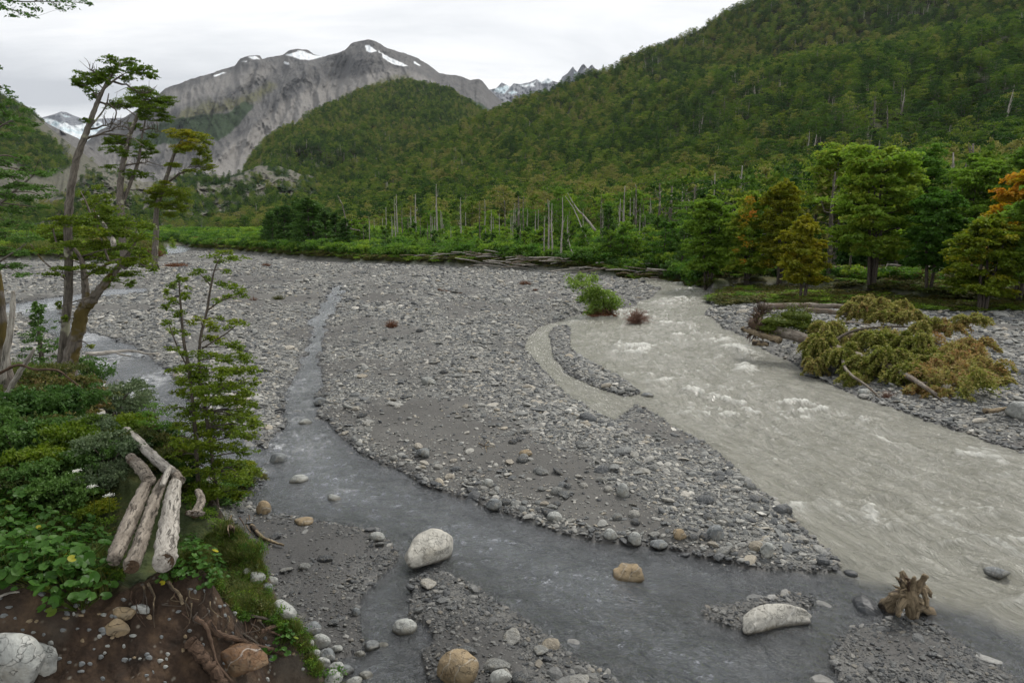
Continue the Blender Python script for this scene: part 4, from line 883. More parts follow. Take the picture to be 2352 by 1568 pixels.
SN = [(850,298,365),(928,345,420),(975,310,350),(1000,292,350),(1080,215,330),(1120,270,380),(1157,130,350),(1195,215,350),(1235,265,350),(1252,215,340),(1285,130,340),(1315,270,350),(1363,310,430),(1390,280,350),(1410,285,350),(1428,60,355),(1455,250,350),(1468,330,350),(1515,350,430),(1620,250,320),(1752,355,405),(1790,390,420),(1800,280,320),(1840,260,320),(1880,170,320),(1910,365,415),(1945,190,320),(1970,140,350),(1983,300,440),(2010,140,330),(2035,230,330),(2090,240,350),(2145,275,585),(2175,170,585),(2200,190,585),(2260,150,585),(2305,270,500),(1060,290,335),(905,320,365)]
SN = [(516.8 + X * .3418, 402 + a_ * .3418, 402 + b_ * .3418, 1.0) for X, a_, b_ in SN]
SN += [(1263.3 + X * .2686, 373.2 + a_ * .2686, 373.2 + b_ * .2686, w_) for X, a_, b_, w_ in [(600,310,560,1.3),(640,200,560,1.2),(730,200,560,1.2),(915,175,410,1.5),(1040,200,540,2.2),(1120,170,450,1.6),(1180,300,420,1),(1245,190,490,1.5),(1210,420,550,1.2),(1300,330,430,1.2),(965,415,540,1),(865,370,480,1),(680,390,480,1),(1385,90,200,1),(790,350,450,.8),(655,650,700,.8),(225,620,680,1)]]
SN += [(float(a_), float(b_), 545.0 if k_ % 3 else 505., .8) for k_, (a_, b_) in enumerate(zip(840 + 790 * np.random.default_rng(3).random(46) ** .7, np.random.default_rng(4).uniform(440, 520, 46)))]
SN += [(1912,395,600,1.3),(1700,380,520,1.2),(1960,470,600,1.0),(2190,430,560,1.1),(2330,200,280,1.2),(2122,110,140,1.3)]
K_SN = [Kind(lambda i=i: tag(snag_mesh("dead_tree", 8, 960 + i, B_PALE, [0, 3, 5, 8, 2, 6][i]).build("dead_tree", [B_PALE, B_PALE, B_GREY, B_PALE, B_PALE, B_GREY][i]), None, "dead tree")) for i in range(6)]
SNL = ["short", "tall", "middling"]
for j, (u, vt, vb, w_) in enumerate(SN):
    Y = edgeY(u) + float(np.clip((592 - vb) * .5, 2, 44))
    if vb < 300: Y = 430.0 if u > 2200 else 600.
    x, y = atY(u, 520, Y)[:2]; zb = hz(x, y) if vb > 300 else atY(u, vb, Y)[2] - 3; H = atY(u, vt, Y)[2] - zb
    k = K_SN[0 if (vb - vt < 25) else int(rg.integers(1, 6))] if vb - vt > 25 or j % 2 else K_SN[0]
    s = H / 8; o = place(k.get(), (x, y, zb), rg.uniform(0, 6.28), (s * w_ * .62, s * w_ * .62, s)); o['group'] = "bleached dead trunks behind the far bank"; o['label'] = "bare bleached dead trunk rising out of the far bank thicket"
def bare(name, pts, Yb, w0, lab, mat, cat="dead tree", seed=0):
    Y = Yb; P = [atY(u, v, Y + k) for k, (u, v) in enumerate(pts)]; mb = MB()
    tube(mb, P, np.linspace(w0, w0 * .2, len(P)) * Y / 1568 / 2, 6, 16, seed=seed, wob=.2); o = mb.build(name, mat, org=P[0]); o.location = P[0]; return tag(o, lab, cat)
bare("dead_tree", [(1368,530),(1345,500),(1322,475),(1303,442)], edgeY(1368) + 14, 6, "thick dead trunk leaning to the upper left above the thicket", B_PALE, seed=1)
bare("dead_tree", [(1356,568),(1335,520),(1318,480),(1298,450)], edgeY(1356) + 9, 4, "thin dead trunk leaning left in front of the thicker leaning one", B_PALE, seed=2)
bare("dead_tree", [(826,530),(800,522),(793,500),(786,470),(775,448)], edgeY(820) + 16, 4, "arching grey dead tree at the right edge of the dark stand", B_GREY, seed=3)
bare("dead_tree", [(1326,598),(1312,575),(1306,550)], edgeY(1326) + 3, 4, "short leaning dead stem beside two slender trunks at the log bank", B_PALE, seed=4)
bare("dead_branch", [(1328,590),(1345,583),(1358,578)], edgeY(1326) + 3, 3, "pale broken branch propped against a leaning stem at the log bank", B_PALE, "branch", seed=5)

# driftwood logs stranded along the far bank
K_LOG = [Kind(lambda i=i: tag((tube(MB(), [[-4, 0, 0], [-1.3, .22 * i, .15], [1.5, -.2, 0], [4, .35, .3]], [.09, .08, .06, .02], 6, 12, seed=980 + i, wob=.15)).build("driftwood_log", [B_PALE, B_LOG, B_PALE, B_TAN][i]), None, "log")) for i in range(4)]
def strand(u, dY, L, ang, dz, lab, grp, th=1.0):
    th = th * .8; Y = edgeY(u) + dY; x, y = atY(u, 520, Y)[:2]; o = place(K_LOG[rg.integers(4)].get(), (x, y, hz(x, y) + .12 + dz), ang, (L / 8, th, th), lab, (0, rg.normal(0, .10))); o['group'] = grp
for i in range(62): strand(rg.uniform(960, 1240) if i % 3 else rg.normal(1130, 30), rg.uniform(-.5, 6), rg.uniform(3, 9), rg.normal(-.1, .35), rg.uniform(0, .9), "weathered log lying in the long driftwood pile on the far bank", "logs of the driftwood pile on the far bank")
for i in range(90): strand(rg.uniform(1220, 1575), rg.uniform(-.3, 9), rg.uniform(3, 10), rg.normal(-.05, .28), rg.uniform(0, .7), "pale log among the driftwood below the river bend trees", "logs stranded by the river bend", rg.uniform(.7, 1.4))
for i in range(46): strand(rg.uniform(1880, 2300), rg.uniform(6, 16), rg.uniform(4, 10), rg.normal(0, .25), rg.uniform(0, 1.1), "grey log in the log jam under the right hand forest", "logs jammed under the right hand forest", rg.uniform(.9, 1.7))
for i in range(14): strand(rg.uniform(1660, 1860), rg.uniform(3, 9), rg.uniform(4, 9), rg.normal(0, .3), rg.uniform(0, .5), "log lying among the trunks of the autumn beeches", "logs under the autumn beeches", 1.2)

# ---------------------------------------------------------------- the individual beeches on the right
def hero(u, vb, vt, wpx, fm, lab, shape='ovoid', base=.14, n=15000, seed=0, zb=None, trunks=1, ls=.26, bmat=None, name="beech_tree", dY=0):
    p = hit(u, vb) if zb is None else gnd(u, vb, zb); Y = p[1] + dY; x = atY(u, 520, Y)[0]; zb_ = hz(x, Y); H = atY(u, vt, Y)[2] - zb_; Rr = wpx / 2 / 1568 * Y
    rng = np.random.default_rng(seed)
    a, b = beech_mesh("q", H, Rr, 1000 + seed, n, ls, None, None, base, shape, 0.0, drop=.06)
    for k in range(trunks):
        th = rng.uniform(0, 6.28); q = np.array([math.cos(th), math.sin(th) * .5, 0]); tube(a, [q * .25 - np.array([0, 0, .5]), q * .5 + np.array([0, 0, H * .3]), q * 1.0 + np.array([0, 0, H * .7])], [.15, .12, .04], 7, 8, seed=k)
    for k in range(60):                                    # crown filled out with free sprays
        th = rng.uniform(0, 6.28); f = rng.uniform(base + .05, .92); q = (f - base) / (1 - base); L = Rr * math.sqrt(max(.1, 1 - (2 * q - .8) ** 2 * .75)) * rng.uniform(.3, .95)
        spray_clump(b, [math.cos(th) * L, math.sin(th) * L, H * f], (Rr * .30, Rr * .30, H * .035), ls, rng, n // 30, 2, rng.uniform(.2, .9), up=.3)
    e = tree_thing(name, "tree", a, b, bmat or B_DARK, fm, None, lab); e.location = (x, Y, zb_); return e
hero(1632, 648, 448, 118, F_YELLOWGREEN if 0 else F_BEECH, "green beech leaning over the river bank left of the orange topped one", seed=1, trunks=2, n=11000)
t1 = hero(1722, 655, 440, 120, F_BEECH, "broad beech with an orange patch at the top of its crown", seed=2, trunks=3, n=10000)
lf = MB(); r2 = np.random.default_rng(5)
s_ = t1.location[1] / 1568
for du, v, ru, rv in [(-30,470,16,10),(-38,485,16,10),(-22,458,14,9),(-35,505,16,10),(-45,520,14,8),(-20,490,14,10),(-42,545,12,6),(-30,560,12,6),(20,600,14,5),(38,575,14,6),(35,610,16,5),(45,540,14,7),(28,470,12,6),(40,500,12,6),(-28,600,12,5),(-48,575,10,5)]:
    spray_clump(lf, np.array([du * s_, -2.6 - abs(r2.normal(0, .5)), atY(1722, v, t1.location[1] - 2.6)[2] - t1.location[2]]), (ru * s_, ru * s_ * .7, rv * s_ * 1.2), .20, r2, None, 3, .45 + .18 * r2.normal(), 1.5, up=.3)
lf.build("autumn_foliage", F_AUTUMN, t1, smooth=False)['label'] = "orange turned leaves"
hero(1795, 660, 408, 105, F_GOLD, "tall olive green beech between the orange topped beech and the small yellowish tree", seed=3, n=9000)
hero(1850, 692, 492, 108, F_GOLD, "small yellowish beech standing alone on the gravel edge", 'cone', .2, seed=4, trunks=1, n=9000)
hero(2015, 655, 330, 175, F_BEECH, "tallest dark green beech with several bare trunks on the right", 'umbrella', .22, seed=5, trunks=4, n=16000, ls=.3)
hero(2150, 668, 430, 130, F_FRESH, "mid height dark beech right of the tallest one", 'ovoid', .2, seed=6, n=10000)
hero(2275, 716, 492, 170, F_YELLOWGREEN, "bright yellow green beech with two low trunks on the cobbles at the right edge", 'ovoid', .16, seed=7, trunks=2, n=13000, ls=.22)
hero(2362, 700, 378, 190, F_ORANGE, "orange autumn beech behind the yellow green one at the right edge", 'cone', .25, seed=8, n=9000)
hero(1915, 628, 325, 120, F_BEECH, "tall beech with a pale forked trunk behind the small yellowish tree", 'umbrella', .45, seed=9, n=8000, bmat=B_GREY)
hero(2100, 630, 330, 150, F_FRESH, "light green crowned beech behind the tallest dark one", 'umbrella', .3, seed=10, n=9000)
hero(2230, 640, 350, 160, F_BEECH, "tall dull green beech behind the mid height one", 'ovoid', .25, seed=11, n=9000)
hero(1965, 640, 430, 90, F_DARK, "dark narrow tree between the forked trunk and the tallest beech", 'cone', .1, seed=12, n=7000)
hero(2330, 640, 330, 150, F_FRESH, "tall green tree at the right edge above the orange one", 'ovoid', .25, seed=13, n=8000)
hero(2420, 720, 380, 200, F_BEECH, "beech just outside the right edge with its boughs reaching in", 'ovoid', .2, seed=14, n=9000)

# ---------------------------------------------------------------- things on and in the river bed
def lump(mb, seed, loc, r, mat=None, sub=3, **k):
    V, F = stone_np(seed, sub=sub, **k); mb.add(V * np.asarray(r) + np.asarray(loc), None, F, .5)
def boulder(u, v, wpx, hpx, mat, lab, seed=0, flat=None, name="boulder", rz=None, sink=.3, **k):
    """v is the foot of the stone"""
    p = hit(u, v - hpx * .25) if v < 1560 else hit(u, v - hpx * .4); dist = np.linalg.norm(p - np.array([0, 0, CAMZ])); w_ = wpx * dist / 1568 / 2; h = hpx * dist / 1568 / 2
    mb = MB(); V, F = stone_np(seed + 50, sub=4 if wpx > 60 else 3, flat=1, elong=1, ang=k.get('ang', 7), cut=k.get('cut', .72), rough=k.get('rough', .12))
    a = k.get('yaw', 0.0); V = V * np.array([w_ * k.get('elong', 1.0), w_ * k.get('deep', .8), h * k.get('hs', 1.0)])
    if 'bendy' in k: V[:, 1] += k['bendy'] * w_ * (.5 - (V[:, 0] / w_) ** 2)
    if 'bend' in k: V[:, 2] += k['bend'] * w_ * (1 - (V[:, 0] / w_) ** 2) ; V[:, 0] += k.get('shear', 0) * V[:, 2]
    if 'taper' in k: V[:, 2] *= 1 + k['taper'] * V[:, 0] / w_; V[:, 1] *= 1 + k['taper'] * V[:, 0] / w_
    ca, sa = math.cos(a), math.sin(a); V = np.column_stack([V[:, 0] * ca - V[:, 1] * sa, V[:, 0] * sa + V[:, 1] * ca, V[:, 2]])
    mb.add(V, None, F, .5); o = mb.build(name, mat); o.location = (p[0], p[1], max(p[2], -.05) + h * (1 - sink * 1.6)); return tag(o, lab, "boulder" if wpx > 45 else "stone")
boulder(978, 1326, 92, 98, STONE_WHITE, "large smooth white boulder lying between two dark gravel spits", 1, ang=2, cut=.9, taper=.30, yaw=1.05, elong=1.55, deep=.78, hs=.62, sink=.28, rough=.22)
boulder(1776, 1458, 176, 50, STONE_WHITE, "long arched pale rock lying in the clear stream", 2, ang=2, cut=.92, bendy=.30, deep=.26, yaw=.30, sink=.22, rough=.16)
boulder(1442, 1366, 74, 46, STONE_TAN, "rugged tan rock awash in the middle of the stream", 3, ang=10, cut=.6, rough=.3, sink=.35)
boulder(1052, 1585, 88, 74, STONE_TAN, "rounded tan boulder at the lower edge of the picture", 4, ang=2, cut=.9)
boulder(1150, 1580, 48, 36, STONE_LIGHT, "pale grey boulder right of the tan one at the lower edge", 5, ang=5)
boulder(930, 1466, 54, 36, STONE_LIGHT, "oval grey stone with white veins beside the small pool", 6, ang=1, cut=.95)
boulder(970, 1056, 40, 30, STONE_GREY, "pointed slate slab on the gravel bar near the stream", 7, ang=12, cut=.5, taper=.6)
boulder(1430, 1148, 28, 36, STONE_LIGHT, "upright pale stone in the middle of the gravel bar", 8, ang=2, cut=.9)
boulder(1208, 1050, 30, 16, STONE_TAN, "ochre oval stone on dark sand in the gravel bar", 9, ang=1, cut=.95)
boulder(1120, 1122, 32, 24, STONE_LIGHT, "angular light stone near the left side of the bar's dark sand", 10)
boulder(1136, 1172, 38, 28, STONE_GREY, "tilted grey stone at the stream edge of the bar", 11)
boulder(1274, 1200, 34, 26, STONE_LIGHT, "cracked round stone at the stream edge of the bar", 12)
boulder(1458, 1262, 34, 34, STONE_LIGHT, "blocky light grey stone on the sand shelf by the stream", 13)
boulder(1512, 1262, 40, 18, STONE_GREY, "flat oval slate on the sand shelf by the stream", 14, ang=2)
boulder(1643, 1244, 42, 36, STONE_GREY, "dark rounded stone near the tip of the gravel bar", 15)
boulder(1762, 1286, 30, 38, STONE_LIGHT, "upright grey block at the tip of the gravel bar", 16)
boulder(1560, 1240, 34, 24, STONE_TAN, "brownish rounded stone left of the dark one near the bar's tip", 17, ang=3)
boulder(1402, 1240, 30, 26, STONE_LIGHT, "round light stone near the dark sand of the bar", 18, ang=2)
boulder(985, 890, 36, 26, STONE_LIGHT, "light block on the upper part of the gravel bar", 19)
boulder(735, 936, 30, 20, STONE_GREY, "dome shaped grey stone standing in the left part of the stream", 20, ang=2)
boulder(702, 985, 30, 16, STONE_LIGHT, "low stone in midstream with water curling round it", 21, ang=2)
boulder(1486, 930, 30, 14, STONE_GREY, "dark stone at the edge of the silty river", 22)
boulder(2280, 1412, 44, 20, STONE_GREY, "dark stone breaking the surface beside the right edge of the silty river", 23)
boulder(1984, 1242, 26, 9, STONE_GREY, "small dark stone awash in the silty river right of the bar's tip", 24)
boulder(1865, 876, 34, 26, STONE_GREY, "grey stone at the river edge below the uprooted tree", 25)
boulder(2082, 1088, 0 or 30, 18, STONE_LIGHT, "pale stone on the right bank's water edge", 26) if 0 else None
boulder(2345, 968, 60, 44, STONE_LIGHT, "big pale boulder at the right edge of the picture", 27)
boulder(1985, 902 + 10, 28, 18, STONE_LIGHT, "stone on the right bank beneath the uprooted tree's branches", 28)
boulder(606, 1188, 32, 36, STONE_TAN, "orange brown stone between the left bank and the stream", 30, ang=2, cut=.9)
boulder(650, 1442, 60, 62, STONE_LIGHT, "tall pale block against the foot of the left bank", 31, ang=8)
boulder(700, 1206, 44, 16, STONE_TAN, "flat greenish brown stone at the head of the dark gravel spit", 32, ang=3)
boulder(768, 1174, 34, 20, STONE_LIGHT, "white streaked stone in the riffle", 33)
boulder(686, 1130, 42, 22, STONE_LIGHT, "broad grey stone in the riffle left of the white streaked one", 34, ang=3)
boulder(640, 1082, 40, 34, STONE_GREY, "dark rock splitting the rapids beside the left bank", 35)
FB = [(590,1345,44,34),(612,1368,36,26),(572,1330,34,24),(626,1345,30,24),(716,1460,52,34),(736,1488,46,34),(706,1492,34,30),(752,1520,44,32),(772,1545,40,28),(742,1535,36,30),(792,1562,44,30),(766,1575,50,34),(725,1515,30,26),(700,1462,26,24),(812,1590,46,30),(840,1575,36,24),(852,1500,44,32),(826,1515,30,20),(775,1500,26,18),(818,1418,22,24),(866,1246,40,28),(880,1496,30,16)]
for i, (u, v, a_, b_) in enumerate(FB):
    o = boulder(u, v, a_ * .85, b_ * .85, [STONE_LIGHT, STONE_GREY, STONE_LIGHT][i % 3], "rounded grey stone in the row along the foot of the left bank", 60 + i, ang=4); o['group'] = "stones along the foot of the left bank"
# the rest of the larger stones, each one its own object
ST0 = []
for i in range(6):
    me_ = stone_mesh(830 + i, [STONE_OBJ], sub=2, flat=[.6, .45, .7, .35, .55, .4][i], elong=[1.2, 1.4, 1.05, 1.5, 1.25, 1.3][i], ang=[5, 9, 3, 10, 7, 11][i], cut=[.75, .55, .85, .5, .65, .5][i]); ST0.append(me_)
cnt = 0; rr = np.random.default_rng(9)
zones = [("stone on the wide gravel bar between the clear stream and the silty river", "larger stones of the wide gravel bar", 150, (760, 1850), (700, 1290)), ("stone on the gravel left of the clear stream", "larger stones left of the clear stream", 50, (250, 740), (640, 1000)), ("stone on the dark gravel spits at the lower edge", "larger stones of the dark gravel spits", 18, (600, 1420), (1200, 1560)), ("pale cobble on the right bank of the silty river", "larger cobbles of the right bank", 50, (1650, 2352), (690, 1030))]
for lab, grp, m, (ua, ub), (va, vb) in zones:
    c = 0; tries = 0
    while c < m and tries < 4000:
        tries += 40; uu = rr.uniform(ua, ub, 40); vv = va + (vb - va) * rr.random(40) ** .8; g = gnd(uu, vv, .2); z, a = field(g[:, 0], g[:, 1], False)
        ok = (a['s'] > .15) & (a['b'] > .6) & (a['terr'] < .1) & ((a['dark'] < .5) | (rr.random(40) < .4))
        for x_, y_, z_ in zip(g[ok, 0], g[ok, 1], z[ok]):
            if c >= m: break
            s = rr.uniform(.16, .30) * (1 + .45 * (y_ > 25)); o = bpy.data.objects.new("river_stone", ST0[rr.integers(6)]); link(o)
            place(o, (x_, y_, z_ + s * .12), rr.uniform(0, 6.28), s * 1.2, lab, (rr.normal(0, .15), rr.normal(0, .15))); o['category'] = "stone"; o['group'] = grp; c += 1

# upturned root stump in the clear water, lower right
e = empty("root_stump", tuple(gnd(2092, 1418)), "gnarled golden brown root stump standing where clear and silty water meet", "stump")
q = lambda u, v, dy=0.0: atY(u, v, gnd(2092, 1418)[1] + dy) - np.array(e.location)
mb = MB()
tube(mb, [q(2098,1425), q(2096,1390), q(2090,1360), q(2085,1335)], [.09, .13, .14, .06], 9, 12, .2, 1, .7, wob=.1); mb.build("trunk", B_TAN, e)
for i, (pts, r) in enumerate([([(2088,1370),(2082,1340),(2072,1312)], (.07, .055, .03)), ([(2090,1365),(2096,1340),(2100,1325)], (.05, .04, .02)), ([(2092,1360),(2110,1345),(2130,1355),(2138,1370)], (.06, .05, .04, .015)), ([(2095,1370),(2120,1330),(2128,1322)], (.05, .04, .02)), ([(2085,1370),(2060,1375),(2040,1395),(2036,1418)], (.10, .09, .085, .05)), ([(2088,1375),(2070,1385),(2062,1415)], (.06, .06, .03)), ([(2098,1385),(2120,1392),(2150,1415),(2178,1430)], (.09, .07, .05, .02)), ([(2085,1365),(2065,1360),(2042,1365)], (.045, .04, .02)), ([(2100,1380),(2112,1400),(2108,1418)], (.04, .03, .02)), ([(2078,1350),(2070,1335),(2058,1325)], (.035, .03, .012)), ([(2096,1395),(2088,1410),(2080,1426)], (.05, .05, .03)), ([(2120,1350),(2128,1375),(2130,1395)], (.035, .03, .015))]):
    m_ = MB(); tube(m_, [q(u, v, (-1) ** i * .12 * k) for k, (u, v) in enumerate(pts)], [1.35 * r_ for r_ in r], 8, 14, .22, 20 + i, .3 + .4 * (i % 2), wob=.12); m_.build("root", B_TAN, e)

rk = np.random.default_rng(66)
for i in range(16):
    u0, v0 = 2090 + rk.normal(0, 10), 1372 + rk.normal(0, 16); th = rk.uniform(-2.9, .3); L = rk.uniform(22, 52); u1, v1 = u0 + math.cos(th) * L * .6, v0 + math.sin(th) * L * .6; u2, v2 = u1 + math.cos(th + rk.normal(0, .7)) * L * .5, v1 + math.sin(th + rk.normal(0, .7)) * L * .4 + 6
    m_ = MB(); dy_ = rk.uniform(-.25, .25); tube(m_, [q(u0, v0), q(u1, v1, dy_ * .6), q(u2, v2, dy_)], [rk.uniform(.025, .045), .022, .006], 6, 12, .2, 60 + i, rk.uniform(0, 1), wob=.3); o_ = m_.build("root", [B_TAN, B_BROWN][i % 2], e)
# twig tufts washed onto the bar
def tuft(u, v, wpx, hpx, mat, lab, n=120, seed=0, name="twig_tuft", cat="tuft"):
    p = hit(u, v); d_ = np.linalg.norm(p - [0, 0, CAMZ]); R_ = wpx * d_ / 1568 / 2; H = hpx * d_ / 1568; rng = np.random.default_rng(seed); mb = MB()
    for i in range(n):
        th = rng.uniform(0, 6.28); r = R_ * rng.random() ** .5; a = np.array([math.cos(th) * r * .5, math.sin(th) * r * .5, 0]); b_ = np.array([math.cos(th) * r, math.sin(th) * r, H * rng.uniform(.3, 1) * (1.1 - r / R_ * .7)])
        tube(mb, [a, (a + b_) / 2 + rng.normal(0, .06, 3) * R_, b_, b_ + rng.normal(0, .15, 3) * R_], [R_ * .02, R_ * .018, R_ * .012, R_ * .005], 3, 6, cap=False, seed=i)
    leaves(mb, rng.normal(0, .4, (n * 3, 3)) * [R_, R_, H * .5] + [0, 0, H * .45], R_ * .10, rng, .2)
    o = mb.build(name, mat, smooth=False); o.location = p; return tag(o, lab, cat)
tuft(900, 752, 36, 20, F_BROWN, "round brown root tuft lying on the middle of the gravel bar", seed=1)
tuft(1206, 654, 30, 12, F_BROWN, "red brown tuft near the far end of the gravel bar", seed=2)
tuft(640, 688, 30, 10, F_GROUND, "small green brown tuft on the sand left of the stream", seed=3)
tuft(612, 612, 24, 8, F_BROWN, "small brown tuft far up the gravel bed", seed=4)
tuft(1230, 668, 14, 6, F_BROWN, "tiny brown tuft right of the red brown one", seed=5)
tuft(582, 690, 24, 10, F_BROWN, "thin dry root on the sand next to the small green tuft", 40, seed=6)
tuft(345, 592, 60, 22, F_BROWN, "brown root mass at the upstream mouth of the side stream", seed=7)
tuft(405, 612, 50, 8, F_BROWN, "flat heap of brown sticks near the upstream bend", seed=8)
def stick(pts, z, w0, lab, mat=None, name="driftwood_stick", sub=()):
    P = [gnd(u, v, z) for u, v in pts]; P = [np.array([p[0], p[1], max(z, hz(p[0], p[1]) + .05)]) for p in P]; d_ = np.linalg.norm(P[0]); mb = MB()
    tube(mb, P, np.linspace(w0, w0 * .35, len(P)) * d_ / 1568 / 2, 6, 14, seed=int(pts[0][0]), wob=.15)
    for s_ in sub:
        Q = [gnd(u, v, z) for u, v in s_]; Q = [np.array([p[0], p[1], max(z, hz(p[0], p[1]) + .05)]) for p in Q]; tube(mb, Q, np.linspace(w0 * .5, w0 * .2, len(Q)) * d_ / 1568 / 2, 5, 8, seed=3)
    o = mb.build(name, mat or B_PALE, org=P[0]); o.location = P[0]; return tag(o, lab, "branch")
stick([(196,815),(260,808),(300,806),(340,812),(366,812)], .25, 9, "long pale branch lying across the left side stream", None, "fallen_branch", [[(270,812),(300,818)]])
stick([(1008,669),(1030,673),(1062,676)], .3, 7, "brown stick lying on the far part of the gravel bar", B_BROWN)
stick([(1100,1018),(1115,1026),(1140,1028)], .35, 4, "forked pale twig on the sand of the gravel bar", B_TAN, "driftwood_stick", [[(1115,1026),(1118,1040)], [(1112,1024),(1125,1012)]])
stick([(2262,944),(2300,940),(2352,926)], .6, 11, "thick pale pole lying on the right bank at the picture edge", B_TAN)
stick([(1145,725),(1165,727)], .4, 4, "short stick on the gravel above the cut edge", B_TAN)

# willow bush and brown brushwood stranded in the silty river
p = gnd(1380, 728); e = empty("willow_bush", tuple(p), "bright green willow bush leaning over its root clod in the silty river", "bush"); Y = p[1]
mb = MB(); lf = MB(); r4 = np.random.default_rng(44); o0 = np.array(p)
for i, pts in enumerate([[(1405,720),(1380,690),(1350,655),(1325,635)], [(1402,718),(1385,700),(1370,670),(1355,640)], [(1400,720),(1375,705),(1352,690),(1335,680)], [(1404,720),(1395,690),(1385,665)], [(1408,720),(1404,700),(1410,690)], [(1400,722),(1380,715),(1360,715)], [(1400,720),(1370,680),(1335,660),(1315,640)]]):
    P = [atY(u, v, Y + r4.normal(0, .3)) - o0 for u, v in pts]; tube(mb, P, np.linspace(.08, .012, len(P)), 5, 10, seed=i)
    C = spline(P, 9)[3:]
    for c in C:
        for kk in range(4): spray_clump(lf, c + r4.normal(0, .28, 3) * [1, .8, .8], (.42, .42, .22), 0.15, r4, 62, 3, r4.uniform(.3, .8), droop=.5, up=.2)
mb.build("branches", B_TWIG, e); lf.build("foliage", F_WILLOW, e, smooth=False)
cl = MB(); lump(cl, 5, [.2, 0, .05], [.95, .6, .32], rough=.3, ang=2, cut=.9); r5 = np.random.default_rng(6); leaves(cl, r5.normal(0, 1, (900, 3)) * [.55, .35, .2] + [.2, -.1, .25], .13, r5, .5); cl.build("root_clod", F_BROWN, e)
def brush(u, v, wpx, hpx, lab, mat, seed, n=170, name="brushwood", bias=(0.3, 0)):
    p = gnd(u, v); d_ = np.linalg.norm(p - [0, 0, CAMZ]); R_ = wpx * d_ / 1568 / 2; H = hpx * d_ / 1568; rng = np.random.default_rng(seed); mb = MB()
    for i in range(n):
        th = rng.uniform(0, 6.28); el = rng.uniform(0.1, 1.4); L = rng.uniform(.6, 1.0); dv = np.array([math.cos(th) * math.cos(el) * R_ + bias[0] * R_ * .4, math.sin(th) * math.cos(el) * R_ * .8, math.sin(el) * H]) * L
        a = np.array([-.6 * R_ * bias[0], 0, 0.0]); m1 = a + dv * .5 + rng.normal(0, .06, 3) * R_ + [0, 0, H * .1]; tube(mb, [a, m1, a + dv, a + dv * 1.1 - [0, 0, H * .15]], [R_ * .018, R_ * .012, R_ * .008, .002], 3, 7, cap=False, seed=i)
        for k in range(3):
            s_ = a + dv * rng.uniform(.5, .95); tube(mb, [s_, s_ + rng.normal(0, .12, 3) * R_], [R_ * .008, .002], 3, 4, cap=False, seed=k)
    o = mb.build(name, mat); o.location = p; return tag(o, lab, "brushwood")
B_RED = bark_mat("red_brown_twigs", (.10, .05, .035), (.30, .17, .12), None, 12)
brush(1466, 744, 78, 40, "leafless red brown brushwood caught beside the willow bush", B_RED, 3)
brush(1640, 690, 34, 22, "dry brushwood at the river edge under the leaning green beech", B_RED, 4, 60)
brush(2040, 920, 44, 24, "clump of brown roots hanging into the river below the fallen branches", B_RED, 6, 90)

# ---------------------------------------------------------------- the uprooted trees on the right bank
zq = .55; base = gnd(1800, 800, zq)
def q_(u, v, up=0.0, dy=0.0): p = gnd(u, v, zq); return p + np.array([0, dy, up])
def uproot(lab, org, parts): pass
O = q_(1800, 790); e = empty("uprooted_tree", tuple(O), "big uprooted tree lying on the right bank with drooping yellow green foliage", "fallen tree")
def T_(name, pts, r, mat, parent, seed=0, O=O, wob=.06):
    mb = MB(); tube(mb, [np.asarray(p) - O for p in pts], r, 8, 18, .1, seed, .4, wob=wob); return mb.build(name, mat, parent)
def B3(u, v, Y): return atY(u, v, Y)
T_("trunk", [B3(1755,752,33.5), B3(1850,778,31.5), B3(1950,812,29.0), B3(2060,850,26.5), B3(2150,905,23.5)], [.30, .25, .2, .13, .06], B_LOG, e, 1)
for i, (pts, r) in enumerate([([(1930,800,29.5),(1945,850,27.5),(1990,885,26),(2030,922,25)], .09), ([(2060,850,26.5),(2130,895,24.6),(2170,925,23.6)], .08), ([(1850,775,32),(1900,745,33),(1960,740,33.5),(2000,748,33)], .1), ([(2060,800,28.5),(2120,782,29),(2190,800,28.5)], .08), ([(2000,830,27.8),(2080,835,27),(2150,850,26.5),(2240,860,26)], .08), ([(1900,795,30.5),(1960,760,31),(2060,750,31),(2150,760,30)], .09), ([(2100,880,25.2),(2180,880,25.2),(2250,890,25)], .06)]):
    T_("branch", [B3(*p) for p in pts], np.linspace(r, .02, len(pts)), B_TWIG if i % 2 else B_LOG, e, 5 + i)
rp = MB(); r6 = np.random.default_rng(3)
RO = B3(1740, 745, 33.8) - O
for i in range(70):
    th = r6.uniform(0, 6.28); L = r6.uniform(.5, 1.15); d_ = np.array([-.15 + r6.normal(0, .15), math.cos(th) * .9, math.sin(th) * .85]); s_ = RO + d_ * .15
    tube(rp, [s_, RO + d_ * L * .6 + r6.normal(0, .08, 3), RO + d_ * L + r6.normal(0, .15, 3) - [.1, 0, .1]], [.07, .04, .01], 4, 7, cap=False, seed=i, wob=.2)
lump(rp, 8, RO, [.30, .75, .75], rough=.35, ang=3, cut=.8); rp.build("root_plate", B_BROWN, e)
ms = MB()
for (u, v, Y, a, b) in [(1800,738,33,1.15,.55),(1830,725,33,.8,.62),(1770,752,33.2,.7,.4),(1848,748,32.5,.5,.35)]:
    c = B3(u, v, Y) - O; lump(ms, int(u), c, [a * .7, .6, b * .8], rough=.3, ang=1, cut=.95); leaves(ms, c + r6.normal(0, 1, (1500, 3)) * [a * .42, .4, b * .45], .09, r6, .3, r6.uniform(.2, .8, 1500))
F_MOSS = foliage_mat("moss_and_creepers", [(0.0, (.03, .05, .008)), (.5, (.08, .11, .014)), (.8, (.13, .15, .02)), (1.0, (.14, .07, .03))], .2, .1)
ms.build("moss_mat", F_MOSS, e, smooth=False)
